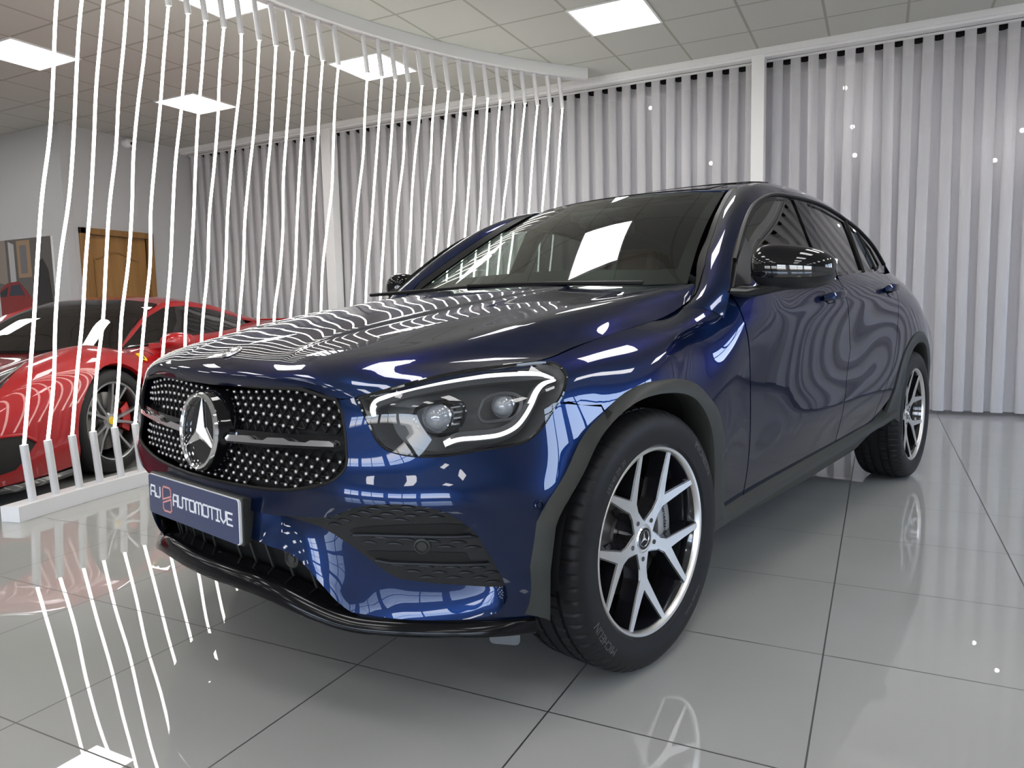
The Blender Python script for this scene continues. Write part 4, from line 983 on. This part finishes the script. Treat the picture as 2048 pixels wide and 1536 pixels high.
# ---- LED ceiling panels
pan_m = mat('led_panel', (1, 1, 1), .4, emit=(1.0, .985, .97), es=PANEL_E); white = mat('white_powder_coat', (.82, .82, .82), .35)
def panel_light(i, j, label):
    x0, y0 = -2.2545+.6*i, 6.1699+.6*j
    t = thing('ceiling_light', label, 'light', (x0+.3, y0+.3, ZC), group='square LED panels in the ceiling')
    fr = MB()
    for s in (-1, 1):
        fr.box((s*.297-.009, -.306, -.010), (s*.297+.009, .306, .0)); fr.box((-.288, s*.297-.009, -.010), (.288, s*.297+.009, .0))
    fr.build('frame', white, t, smooth=False); MB().box((-.288, -.288, -.006), (.288, .288, -.001)).build('diffuser', pan_m, t, smooth=False)
LBL = {(0, -1): 'square LED ceiling panel in front of the curtains, nearest the white pillar', (-4, -1): 'square LED ceiling panel seen through the middle of the light ropes', (-8, -1): 'small far square LED ceiling panel above the wooden door, behind the light ropes',
       (-8, -4): 'square LED ceiling panel cut off by the left edge of the photo', (-4, -4): 'square LED ceiling panel cut off by the top edge beside the curved rail'}
others = {}
for i in (-16, -12, -8, -4, 0, 4, 8, 12):
    for j in (-1, -4, -7, -10, -13, -16, -19):
        if i == -16 and j == -1 or i == -12 and j == -1: continue
        if not -13.5 < -2.2545+.6*i < 4.6: continue
        lb = LBL.get((i, j))
        o = panel_light(i, j, lb or 'square LED ceiling panel outside the view, lighting the hall')
# ---- pillars, pelmet, curtains
def pillar(name, x0, x1): return struct(name, MB().box((x0, 7.26, 0), (x1, 7.40, ZC)), white, bevel=.004)
pillar('pillar_right', -1.112, -.998); pillar('pillar_left', -6.235, -6.09)
pel = MB(); pel.box((-8.75, 7.24, ZC-.055), (XR, 7.27, ZC)); pel.box((-8.75, 7.27, ZC-.075), (XR, 7.36, ZC-.050)); struct('trim_1', pel, white, bevel=.003)
fab = bpy.data.materials.new('sheer_curtain'); fab.use_nodes = True; n = fab.node_tree.nodes; l = fab.node_tree.links; n.clear()
out = n.new('ShaderNodeOutputMaterial'); di = n.new('ShaderNodeBsdfDiffuse'); tl_ = n.new('ShaderNodeBsdfTranslucent'); tp2 = n.new('ShaderNodeBsdfTransparent'); m1 = n.new('ShaderNodeMixShader'); m2 = n.new('ShaderNodeMixShader')
c = n.new('ShaderNodeTexCoord'); s_ = n.new('ShaderNodeSeparateXYZ'); l.new(c.outputs['Object'], s_.inputs[0])
nz = n.new('ShaderNodeTexNoise'); mp = n.new('ShaderNodeMapping'); mp.inputs['Scale'].default_value = (160, 160, 7); l.new(c.outputs['Object'], mp.inputs[0]); l.new(mp.outputs[0], nz.inputs['Vector']); nz.inputs['Scale'].default_value = 1.0
hr_ = n.new('ShaderNodeValToRGB'); hr_.color_ramp.elements[0].color = (.76, .75, .765, 1); hr_.color_ramp.elements[1].color = (.84, .83, .85, 1); l.new(nz.outputs['Fac'], hr_.inputs[0])
l.new(hr_.outputs[0], di.inputs[0]); l.new(hr_.outputs[0], tl_.inputs[0])
m1.inputs[0].default_value = .45; l.new(di.outputs[0], m1.inputs[1]); l.new(tl_.outputs[0], m1.inputs[2])
band = mnode(n, 'GREATER_THAN', s_.outputs['Z'], ZC-.225, l); thin_ = mnode(n, 'SUBTRACT', .10, mnode(n, 'MULTIPLY', band, .06, l), l)
l.new(thin_, m2.inputs[0]); l.new(m1.outputs[0], m2.inputs[1]); l.new(tp2.outputs[0], m2.inputs[2]); l.new(m2.outputs[0], out.inputs[0])
rng = np.random.default_rng(5)
def curtain(x0, x1, label, per=.152, ph=0.):
    nx = int((x1-x0)/per*18); xs = np.linspace(x0, x1, nx); zs = np.r_[np.linspace(.035, ZC-.085, 12), [ZC-.082]]
    t = (xs-x0)/per; k = np.floor(t).astype(int); amp = 1+.22*rng.standard_normal(k.max()+3); sh = .012*rng.standard_normal(k.max()+3); dr = .5*rng.standard_normal(k.max()+3)
    G = []
    for i, x in enumerate(xs):
        f = t[i]-k[i]; w = lambda A: A[k[i]]*(1-f)+A[k[i]+1]*f
        row = []
        for z in zs:
            h = 1-z/ZC; th = 2*PI*(t[i])+ph+w(dr)*h*.8
            y = 7.44-.042*math.copysign(abs(math.cos(th))**.75, math.cos(th))*(1+(w(amp)-1)*h); xx = x+.022*math.sin(2*th)+w(sh)*h*1.2
            zz = z-(.034*((1-math.cos(th))/2)**2 if z > ZC-.1 else 0)
            row.append((xx, y, zz))
        G.append(row)
    me = MB().grid(np.array(G))
    o = me.build('curtain', fab, None, angle=80); tag(o, label, 'curtain', 'sheer curtains along the back of the hall'); return o
curtain(-8.70, -6.18, 'pleated sheer white curtain at the far left, left of the left pillar')
curtain(-6.16, -1.07, 'pleated sheer white curtain between the two white pillars behind the car')
curtain(-1.05, 2.6, 'pleated sheer white curtain to the right of the right pillar'); curtain(2.62, 5.33, 'pleated sheer white curtain beyond the right edge of the photo')
tb = MB(); tb.box((-8.72, 7.385, ZC-.088), (6.38, 7.41, ZC-.072)); struct('trim_2', tb, white); struct('heading_shade_strip', MB().box((-8.72, 7.50, ZC-.20), (6.38, 7.53, ZC-.05)), dark)  # white track; the dark box stands in for shade behind the curtain tops
# ---- spot lamps glinting through the curtains
spot_m = mat('spot_lamp', (1, 1, 1), .3, emit=(1, .95, .93), es=SPOT_E)
for (x, z), lb in zip([(-2.237, 3.116), (-1.6, 2.472), (-.346, 3.036), (-.274, 2.667), (-.25, 2.401), (.88, 2.231), (1.072, 2.464)],
        ['left of the white pillar, the higher one', 'left of the white pillar, just above the car roof', 'right of the pillar, topmost of three', 'right of the pillar, middle of three', 'right of the pillar, lowest of three', 'near the right edge, the lower one', 'at the right edge, the higher one']):
    t = thing('spot_lamp', 'spot lamp glinting through the curtain '+lb, 'lamp', (x, 7.98, z), 0, 'spot lamps behind the curtains')
    MB().lathe([(.0, .26), (.018, .26), (.018, .0), (.042, .0), (.042, -.10), (.036, -.12), (.026, -.115)], 20).build('lamp_housing', gloss_black, t)
    MB().lathe([(0, -.118), (.018, -.114)], 16, flip=True).build('bulb', spot_m, t)
# ---- wooden door and its frame
oak = col_noise(mat('oak_veneer', (.32, .17, .06), .35), 3, (.25, .125, .035), (.37, .20, .07), 6, (1, 3, .35)); oak2 = col_noise(mat('oak_frame', (.30, .16, .06), .4), 4, (.22, .11, .03), (.31, .165, .055), 6, (1, 3, .4))
df = MB()
for y0, y1 in ((DY0, DY0+.075), (DY1-.075, DY1)): df.box((-8.77, y0, 0), (-8.715, y1, DZ))
df.box((-8.77, DY0, DZ-.075), (-8.715, DY1, DZ)); df.box((-8.86, DY0, 0), (-8.76, DY0+.03, DZ)); df.box((-8.86, DY1-.03, 0), (-8.76, DY1, DZ))
o = struct('door_1', df, oak2, bevel=.004)
dl = MB().box((-8.83, DY0+.078, .01), (-8.79, DY1-.078, DZ-.078)); leaf = dl.build('door_leaf', oak, o, smooth=False)
for z0, z1, archd in ((1.02, 1.86, True), (.18, .88, False)):
    ya, yb_ = DY0+.20, DY1-.20; pts = [(ya, z0), (yb_, z0), (yb_, z1-.10)]
    pts += [(ya+(yb_-ya)*t, z1-.10+(.09*math.sin(PI*t)**2 if archd else 0)) for t in np.linspace(1, 0, 17)[1:]]
    MB().tube([(-8.788, y, z) for y, z in pts], .012, 6, closed=True).build('panel_moulding', oak2, leaf)
hd_ = MB().tube([(-8.79, DY0+.14, 1.02), (-8.735, DY0+.14, 1.02), (-8.735, DY0+.26, 1.02)], .010, 8); hd_.build('door_handle', satin_chrome, leaf)
# ---- security camera
t = thing('security_camera', 'small white dome security camera high on the wall above the wooden door', 'camera', (-8.75, 6.438, 3.25))
MB().lathe([(0, .035), (.05, .035), (.055, .0)], 24, axis='x').build('mount', white, t)
MB().lathe([(.055, .02), (.060, .055), (.050, .095), (.030, .118), (0, .122)], 24, axis='x').build('dome', white, t)
MB().lathe([(.022, .121), (.0, .130)], 16, axis='x', c=(0, .006, -.01)).build('lens', gloss_black, t)
# ---- curved screen of light ropes
def arcx(y): return 1.61-math.sqrt(5.63**2-(y-3.3)**2)
ROPES = [[2.629, 2.173], [2.777, 2.309], [2.902, 2.456], [3.048, 2.588], [3.182, 2.731], [3.329, 2.872], [3.471, 3.04], [3.603, 3.206], [3.747, 3.337], [3.885, 3.484], [4.033, 3.629], [4.173, 3.809], [4.315, 3.951], [4.441, 4.089], [4.581, 4.229], [4.723, 4.362], [4.988, 4.645], [5.122, 4.782], [5.249, 4.913], [5.37, 5.042], [5.499, 5.156], [5.626, 5.294], [5.749, 5.432], [5.878, 5.56], [5.995, 5.711], [6.117, 5.842], [6.234, 5.97], [6.351, 6.067], [6.46, 6.159], [6.573, 6.304], [6.688, 6.458], [6.794, 6.564]]
scr = thing('light_rope_screen', 'curved screen of leaning white LED light ropes between two white rails', 'light', (arcx(4.5), 4.5, 0))
S0 = tr(-arcx(4.5), -4.5, 0)
def rail(y0, y1, w, z0, z1):
    G = []
    for y in np.linspace(y0, y1, 60):
        x = arcx(y); dx = (y-3.3)/math.sqrt(5.63**2-(y-3.3)**2); nrm_ = np.array([1, -dx]); nrm_ /= np.linalg.norm(nrm_)
        a, b_ = np.array([x, y])+nrm_*w/2, np.array([x, y])-nrm_*w/2; G.append([(*a, z0), (*a, z1), (*b_, z1), (*b_, z0)])
    m_ = MB().grid(np.array(G), closed_v=True, flip=True); k = len(m_.v); m_.f += [(3, 2, 1, 0), (k-4, k-3, k-2, k-1)]; return m_.xf(S0)
rail(2.45, 6.99, .115, ZC-.098, ZC-.001).build('top_rail', white, scr, angle=30)
rail(2.065, 6.75, .115, 0.001, .080).build('base_rail', white, scr, angle=30)
rope_m = mat('led_rope', (.9, .9, .9), .4, emit=(1.0, 1.0, .91), es=ROPE_E); tube_m = mat('white_tube', (.66, .66, .67), .4)
rng = np.random.default_rng(11)
for yt, yb_ in ROPES:
    pt, pb_ = np.array([arcx(yt), yt, 2.955]), np.array([arcx(yb_), yb_, .365])
    MB().tube([(arcx(yt-.03), yt-.03, ZC-.098), tuple(pt+[0, 0, -.01])], .0195, 12).build('rope_holder', tube_m, scr).data.transform(S0)
    MB().tube([(arcx(yb_), yb_+.02, .078), tuple(pb_+[0, 0, .01])], .0195, 12).build('rope_holder', tube_m, scr).data.transform(S0)
    t = np.linspace(0, 1, 9); w = rng.standard_normal((9, 3))*[.004, .0065, 0]; w[0] = w[-1] = 0
    line = pt+(pb_-pt)*t[:, None]+w; line[:, 1] += .010*np.sin(t*PI*3.2+rng.uniform(0, 6))*np.sin(t*PI)
    MB().tube(smooth_line(line, 4), .0088, 8).build('light_rope', rope_m, scr).data.transform(S0)
# ================================================================ the red sports car behind the light ropes
RPOS = (-5.363, 2.749, math.radians(290)); 
red = mat('red_gloss_paint', (.30, .003, .006), .3, 0, 1, .015, spec=.2); rglass = thin_glass('red_car_glass', (.10, .11, .10), 1.7); carbon = mat('carbon_black', (.012, .012, .013), .3, coat=.6)
grey_alloy = mat('grey_alloy', (.34, .34, .35), .3, .9); yellow = mat('badge_yellow', (.75, .50, .02), .35); red_cal = mat('caliper_red', (.45, .01, .01), .35, coat=.5)
rc_ = thing('sports_car', 'low red sports car parked behind the light ropes, seen from its front left corner', 'car', (RPOS[0], RPOS[1], 0), RPOS[2])
def rp(name, mb, m, parent=rc_, **k): return mb.build(name, m, parent, **k)
def rpair(name, mb, m, parent=rc_, **k): return rp(name, mb, m, parent, **k), rp(name, mb.flipped_y(), m, parent, **k)
ST = [
 (1.16, [(0,.52),(.28,.52),(.48,.51),(.62,.49),(.70,.46),(.74,.41),(.75,.33),(.74,.24),(.71,.17),(.66,.12)]),
 (1.09, [(0,.56),(.28,.56),(.48,.555),(.66,.545),(.76,.52),(.83,.46),(.86,.38),(.86,.28),(.83,.19),(.79,.12)]),
 (.90, [(0,.615),(.28,.615),(.48,.615),(.66,.625),(.79,.605),(.885,.545),(.93,.46),(.94,.34),(.93,.22),(.90,.12)]),
 (.62, [(0,.665),(.28,.668),(.48,.68),(.66,.715),(.79,.715),(.89,.67),(.95,.58),(.965,.42),(.955,.26),(.93,.12)]),
 (.32, [(0,.71),(.28,.715),(.48,.735),(.66,.785),(.79,.80),(.895,.755),(.965,.66),(.98,.48),(.965,.29),(.94,.13)]),
 (0, [(0,.755),(.28,.76),(.48,.78),(.66,.825),(.79,.84),(.90,.795),(.972,.70),(.985,.51),(.97,.31),(.945,.14)]),
 (-.34, [(0,.775),(.28,.778),(.48,.785),(.66,.795),(.785,.795),(.89,.76),(.955,.70),(.965,.51),(.95,.31),(.93,.14)]),
 (-.70, [(0,.81),(.28,.812),(.48,.815),(.68,.815),(.80,.81),(.885,.775),(.93,.71),(.925,.52),(.925,.32),(.93,.14)]),
 (-1.2, [(0,.85),(.28,.855),(.48,.86),(.70,.862),(.82,.86),(.90,.82),(.93,.72),(.905,.53),(.915,.33),(.935,.14)]),
 (-1.7, [(0,.89),(.28,.89),(.48,.89),(.70,.89),(.83,.885),(.92,.85),(.955,.75),(.94,.55),(.935,.34),(.94,.14)]),
 (-2.2, [(0,.93),(.28,.93),(.48,.93),(.70,.925),(.84,.92),(.935,.885),(.98,.79),(.985,.58),(.97,.36),(.945,.15)]),
 (-2.65, [(0,.95),(.28,.95),(.48,.95),(.70,.955),(.84,.955),(.935,.915),(.985,.81),(.99,.60),(.975,.38),(.945,.17)]),
 (-3.1, [(0,.94),(.28,.94),(.48,.94),(.70,.94),(.82,.935),(.90,.89),(.94,.80),(.94,.60),(.93,.40),(.90,.22)]),
 (-3.42, [(0,.90),(.28,.90),(.48,.90),(.66,.895),(.76,.88),(.83,.84),(.86,.76),(.86,.60),(.84,.42),(.80,.26)]),
]
RN = Net(np.concatenate([np.array([[(x, -y, z) for y, z in L[2:0:-1]]+[(x, y, z) for y, z in L] for x, L in ST])], 0), flip=False)
def rxz(x, z, g=None):
    """(u, v) on the flank at a given x and height"""
    u = np.interp(-x, [-s[0] for s in ST], RN.U); vv = np.linspace(RN.V[6], RN.V[-1], 200)
    for _ in range(4):
        P = RN.ev(np.full(200, u), vv); v = np.interp(-z, -P[:, 2], vv); u += (RN.ev(np.array([u]), np.array([v]))[0, 0]-x)*1.0
    return u, v
def rxy(x, y):
    u = np.interp(-x, [-s[0] for s in ST], RN.U); vv = np.linspace(RN.V[1], RN.V[8], 200)
    for _ in range(4):
        P = RN.ev(np.full(200, u), vv); k = np.argmin(np.abs(P[:, 1]-y)); v = vv[k]; u += RN.ev(np.array([u]), np.array([v]))[0, 0]-x
    u = -0+u; return np.interp(-x, [-s[0] for s in ST], RN.U)*0+abs(u), v
_t = RN.ev(np.array([RN.U[3]]), np.array([RN.V[5]]))[0]; _n = RN.nrm(np.array([RN.U[3]]), np.array([RN.V[5]]))[0]
if _n[2] < 0: RN.flip = True
vc = RN.V[2]; U0, U1, VE = RN.U[0], RN.U[-1], RN.V[-1]
def rarch(cx, R, n=24): return [rxz(cx+R*math.cos(a), .345+R*math.sin(a)) for a in np.linspace(-.52, PI+.52, n)]
fa, ra_ = rarch(0, .375), rarch(-2.65, .385)
fa = [q for q in fa if q[1] < VE-.03]; ra_ = [q for q in ra_ if q[1] < VE-.03]
lamp_o = [rxy(.98, .60), rxy(.92, .80), rxy(.80, .84), rxy(.66, .80), rxy(.50, .755), rxy(.33, .70), rxy(.45, .665), (rxy(.62, .62)), rxy(.80, .58)]
duct = [rxy(.86, .10), rxy(.86, .42), rxy(.62, .50), rxy(.48, .50), rxy(.55, .34), rxy(.62, .10)]
body_o = [(U0, vc), (U1, vc), (U1, VE)]+[(ra_[-1][0], VE)]+ra_[::-1]+[(ra_[0][0], VE), (fa[-1][0], VE)]+fa[::-1]+[(fa[0][0], VE), (U0, VE)]
rp('body_shell', patch(RN, body_o, [lamp_o], step=.03, bstep=.025, thick=.03, center=True).mirror(), red)
tip = RN.ev(np.full(12, U0), np.linspace(vc, VE, 12)); tip = np.r_[tip, (tip*[1, -1, 1])[::-1]]
rp('nose_panel', MB().add(tip, [tuple(range(24))]), red)
for f in (0, 1):
    w_ = patch(RN, lamp_o, step=.03, offset=-.012, thick=0); h_ = rp('headlamp', w_ if f == 0 else w_.flipped_y(), carbon)
    w_ = patch(RN, lamp_o, step=.03, offset=.0, thick=0); rp('lamp_lens', w_ if f == 0 else w_.flipped_y(), lens, h_)
    q_ = MB().tube(RN.ev(*np.array([rxy(.90, .77), rxy(.78, .80), rxy(.62, .775), rxy(.46, .735)]).T)-[0, 0, .006], .008, 6); rp('light_strip', q_ if f == 0 else q_.flipped_y(), satin_chrome, h_)
rp('bonnet_duct', patch(RN, duct, step=.03, offset=.004, thick=.006), carbon); rp('bonnet_duct', patch(RN, duct, step=.03, offset=.004, thick=.006).flipped_y(), carbon)
ink = [rxz(1.02, .40), rxz(.80, .385), rxz(.70, .33), rxz(.84, .20), rxz(1.02, .18)]
rpair('side_intake', patch(RN, ink, step=.03, offset=.003, thick=.01), dark)
rpair('intake_edge', MB().tube(RN.ev(*densify(np.array(ink[:3]), .02, False).T)+[0, .006, 0], .008, 6), red)
spz = []
for x, y in [(1.22, 0), (1.20, .35), (1.14, .62), (1.02, .82), (.82, .93), (.60, .955), (.42, .945)]:
    spz.append([(x, y, .075), (x+.015, y+.012, .095), (x, y, .115), (x-.15, max(y-.12, 0), .118)])
rp('front_splitter', MB().grid(np.array(spz)).mirror(), carbon)
rpair('side_skirt', MB().grid(np.array([[(x, .93, .15), (x, .965, .14), (x, .965, .11), (x, .80, .10)] for x in np.linspace(-.42, -2.22, 10)])), carbon)
# greenhouse
SWS = [[(-.30, 0, .80), (-.58, 0, .955), (-.85, 0, 1.085), (-1.10, 0, 1.165)], [(-.31, .25, .80), (-.59, .235, .953), (-.86, .22, 1.083), (-1.11, .20, 1.162)], [(-.36, .50, .815), (-.63, .455, .95), (-.89, .42, 1.073), (-1.14, .39, 1.150)], [(-.46, .69, .795), (-.71, .625, .925), (-.96, .575, 1.045), (-1.20, .535, 1.122)]]
W_ = np.array(SWS, float); RW = Net(np.concatenate([W_[2:0:-1]*[1, -1, 1], W_], 0))
rp('windscreen', patch(RW, [(RW.U[2], 0), (RW.U[-1], 0), (RW.U[-1], RW.V[-1]), (RW.U[2], RW.V[-1])], step=.06, thick=0, center=True).mirror(), rglass)
RF = np.array([[(-1.10, 0, 1.165), (-1.45, 0, 1.198), (-1.9, 0, 1.17), (-2.4, 0, 1.075), (-2.9, 0, .965)], [(-1.11, .20, 1.162), (-1.45, .20, 1.195), (-1.9, .20, 1.167), (-2.4, .20, 1.073), (-2.9, .20, .965)],
               [(-1.14, .39, 1.150), (-1.45, .39, 1.180), (-1.9, .39, 1.152), (-2.4, .39, 1.060), (-2.9, .39, .962)], [(-1.20, .535, 1.122), (-1.45, .55, 1.145), (-1.9, .56, 1.118), (-2.4, .57, 1.035), (-2.9, .60, .955)]], float)
RR = Net(np.concatenate([RF[2:0:-1]*[1, -1, 1], RF], 0))
rp('roof', patch(RR, [(RR.U[2], 0), (RR.U[-1], 0), (RR.U[-1], RR.V[-1]), (RR.U[2], RR.V[-1])], step=.06, thick=.01, center=True).mirror(), red)
po = [(-.40, .735, .795), (-.65, .685, .91), (-.92, .625, 1.035), (-1.20, .59, 1.108), (-1.5, .60, 1.120), (-1.9, .625, 1.085), (-2.3, .68, 1.00), (-2.6, .72, .955)]
pi_ = [(-.46, .69, .795), (-.71, .625, .925), (-.96, .575, 1.045), (-1.20, .535, 1.122), (-1.5, .55, 1.143), (-1.9, .56, 1.118), (-2.4, .57, 1.035), (-2.9, .60, .955)]
rpair('roof_pillar', MB().grid(np.array([[i, np.array(i)*.5+np.array(o)*.5+[0, .010, .014], o, np.array(o)+[0, .004, -.02]] for i, o in zip(pi_, po)]), flip=True), red)
sg_t = np.array(po[:-1])+[0, -.006, -.006]; sg_b = np.array([(-.42, .745, .792), (-.70, .79, .815), (-1.0, .80, .840), (-1.3, .805, .866), (-1.6, .81, .878), (-1.95, .80, .897), (-2.28, .75, .93)])
rpair('side_window', MB().grid(np.array([[t_, t_*.5+b_*.5+[0, .012, 0], b_] for t_, b_ in zip(resample(sg_t, 20), resample(sg_b, 20))]), flip=True), rglass)
rpair('window_seal', MB().tube(resample(sg_b, 20)+[0, .004, .0], .010, 6), seal)
rpair('rear_haunch', MB().grid(np.array([[(x, .80, z0), (x, .80, z1)] for x, z0, z1 in [(-1.9, .88, .90), (-2.3, .90, .95), (-2.7, .92, .96)]])), red)
sp_m = MB().box((-3.55, -.78, .955), (-3.28, .78, .975)); rp('rear_spoiler', sp_m, red, bevel=.008)
cb = MB(); cb.box((-2.3, -.60, .30), (-.55, .60, .78)); cb.box((-.60, -.66, .70), (-.40, .66, .80)); rp('cabin_tub', cb, interior)
ub = MB().box((-3.3, -.70, .11), (1.0, .70, .16)); ub.box((.42, -.5, .16), (.80, .5, .52)); ub.box((-3.2, -.62, .16), (-2.3, .62, .80)); rp('underbody', ub, dark)
for sy in (.36, -.36):
    s_m = MB().box((-.06, -.22, 0), (.06, .22, .62)); s_m.xf(tr(-1.72, sy, .45)@rot('Y', -.45)); rp('seat', s_m, interior, bevel=.05)
for cx, R in ((0, .375), (-2.65, .385)):
    wl = MB(); A_ = np.linspace(-.2, PI+.2, 24); wl.grid(np.array([[(cx+R*math.cos(a), y, .345+R*math.sin(a)) for y in (.60, .945)] for a in A_])); wl.add([(cx+R*math.cos(a), .60, .345+R*math.sin(a)) for a in A_], [tuple(range(24))]); rpair('wheel_well', wl, dark)
# mirror, shield badge, door line
ms = MB(); G = []
for s_ in np.linspace(-PI/2, PI/2, 14):
    r_s = abs(math.cos(s_))**.6; yy = .10*math.sin(s_)
    G.append([(-.70+.10*math.cos(t)*r_s-.25*yy, .995+yy, .835+.065*math.sin(t)*r_s) for t in np.linspace(0, 2*PI, 20, endpoint=False)])
ms.grid(np.array(G), closed_v=True, flip=True); 
for a_, b_ in zip(rpair('side_mirror', ms, red), (0, 1)):
    am = MB().tube([(-.62, .82, .79), (-.66, .90, .80), (-.69, .96, .815)], [.035, .025, .022], 10); rp('mirror_arm', am if b_ == 0 else am.flipped_y(), red, a_)
u_, v_ = rxz(-.36, .735); bp_ = RN.ev(np.array([u_]), np.array([v_]))[0]; bn_ = Vector(RN.nrm(np.array([u_]), np.array([v_]))[0])
BM_ = tr(*bp_)@bn_.to_track_quat('Y', 'Z').to_matrix().to_4x4()@XZ
shp = [(-.030, .040), (.030, .040), (.030, .0), (.024, -.024), (0, -.044), (-.024, -.024), (-.030, 0)]
for f in (0, 1):
    b1 = MB().prism(shp, .001, .005, BM_); bd_ = rp('shield_badge', b1 if f == 0 else b1.flipped_y(), yellow)
    hs = MB()
    for poly in ([(-.006, -.02), (.006, -.024), (.008, .004), (.004, .022), (-.006, .02), (-.008, 0)], [(.002, .018), (.013, .024), (.015, .016), (.006, .010)], [(-.006, .0), (-.016, .010), (-.015, .002), (-.007, -.008)], [(.004, -.004), (.014, -.010), (.012, -.016), (.004, -.012)]): hs.prism(poly, .005, .006, BM_)
    rp('badge_figure', hs if f == 0 else hs.flipped_y(), dark, bd_, smooth=False)
dline = [rxz(-.50, .80), rxz(-.52, .60), rxz(-.50, .40), rxz(-.60, .22)]
rpair('door_gap', MB().tube(RN.ev(*smooth_line(np.array(dline), 5).T), .0035, 5), dark)
def red_wheel():
    w = bpy.data.objects.new('wheel', None); link(w)
    pr = [(.258, .10), (.268, .116), (.290, .122), (.318, .118), (.334, .104), (.340, .085), (.342, .05), (.334, .048), (.334, .040), (.342, .038), (.342, .0)]
    MB().lathe(pr+[(r, -y) for r, y in pr[::-1]], 72, flip=True).build('tyre', rubber, w)
    MB().lathe([(.256, .106), (.250, .098), (.238, .08), (.232, .0), (.25, -.1)], 60).build('rim_barrel', carbon, w)
    MB().lathe([(.243, .092), (.247, .104), (.256, .108), (.262, .103)], 72).build('rim_lip', grey_alloy, w)
    sp = MB()
    for k in range(5):
        for d_ in (-.19, .19):
            a0 = k*2*PI/5+.3; a1 = a0+d_*1.25; pts = []
            for r0, aa, hw in ((.045, a0+d_*.9, .011), (.15, a0+d_*1.1, .0075), (.245, a0+d_*1.35, .010)):
                cx_, cz_ = P2(aa, r0); lx, lz = math.cos(aa)*hw, math.sin(aa)*hw; pts.append(((cx_-lx, cz_-lz), (cx_+lx, cz_+lz), .074+.028*(r0/.245)**1.5))
            V = []; F = []
            for (p, q, y) in pts: V += [(p[0], y, p[1]), (q[0], y, q[1]), (q[0], y-.03, q[1]), (p[0], y-.03, p[1])]
            for j in (0, 4): F += [tuple(j+c for c in f) for f in ((0, 4, 5, 1), (1, 5, 6, 2), (3, 7, 4, 0))]
            sp.add(V, [f[::-1] for f in F])
    sp.build('spokes', grey_alloy, w, smooth=False)
    MB().lathe([(0, .078), (.045, .076), (.058, .066), (.06, .03)], 30).build('hub', grey_alloy, w)
    MB().lathe([(0, .083), (.024, .083), (.027, .076)], 24).build('centre_cap', yellow, w)
    MB().lathe([(.06, .03), (.19, .03), (.19, .0)], 50).build('brake_disc', steel, w)
    ca = MB(); ca.grid(np.array([[(P2(a, r)[0], y, P2(a, r)[1]) for r, y in ((.13, .035), (.13, .06), (.205, .06), (.21, .0))] for a in np.linspace(math.radians(60), math.radians(118), 8)])); ca.build('brake_caliper', red_cal, w)
    return w
w0 = red_wheel(); w0.parent = rc_; w0.location = (0, .845, .342); w0.rotation_euler.z = -.05
for x, y, rz in ((-2.65, .85, 0), (0, -.845, PI), (-2.65, -.85, PI)):
    o = tree_copy(w0, rc_); o.location = (x, y, .342); o.rotation_euler = (0, 0, rz)
# ================================================================ poster on the left wall
ps = thing('poster', 'large photo poster of a red car in a street, on the left wall', 'poster', (-9.55, 5.57, 1.35))
MB().box((-.62, -.03, -.72), (.53, -.001, .68)).build('board', white, ps, smooth=False)
def pm(name, col): return mat('print_'+name, col, .35, coat=.3)
PR = [('sky_wall', (.10, .09, .085), [(-.62, -.72), (.53, -.72), (.53, .68), (-.62, .68)]), ('facade', (.24, .20, .17), [(-.62, .15), (-.42, .12), (-.42, .68), (-.62, .68)]), ('facade', (.42, .41, .42), [(-.36, .15), (-.24, .15), (-.24, .62), (-.36, .66)]), ('facade', (.30, .20, .12), [(-.18, .2), (.10, .2), (.10, .66), (-.18, .66)]), ('facade', (.15, .14, .15), [(-.12, .25), (.02, .25), (.02, .60), (-.12, .60)]),
      ('pavement', (.05, .045, .045), [(-.62, -.72), (.53, -.72), (.53, -.2), (-.62, -.2)]), ('red_body', (.22, .012, .014), [(-.62, -.62), (.05, -.62), (.12, -.40), (.10, -.12), (-.02, .02), (-.20, .16), (-.45, .14), (-.62, .05)]), ('glass', (.02, .03, .045), [(-.42, -.02), (-.08, -.02), (-.18, .12), (-.36, .11)]), ('glass', (.015, .015, .02), [(-.62, -.03), (-.48, -.03), (-.42, .10), (-.62, .03)]), ('person_coat', (.015, .012, .012), [(.14, -.60), (.46, -.60), (.48, -.1), (.44, .28), (.34, .42), (.24, .38), (.18, .1)])]
for k, (nm, c, poly) in enumerate(PR):
    MB().prism(poly, .0302+.0003*k, .0304+.0003*k, Matrix(((1, 0, 0, 0), (0, 0, -1, 0), (0, 1, 0, 0), (0, 0, 0, 1)))).build('print_'+nm, pm(nm+str(k), c), ps, smooth=False)
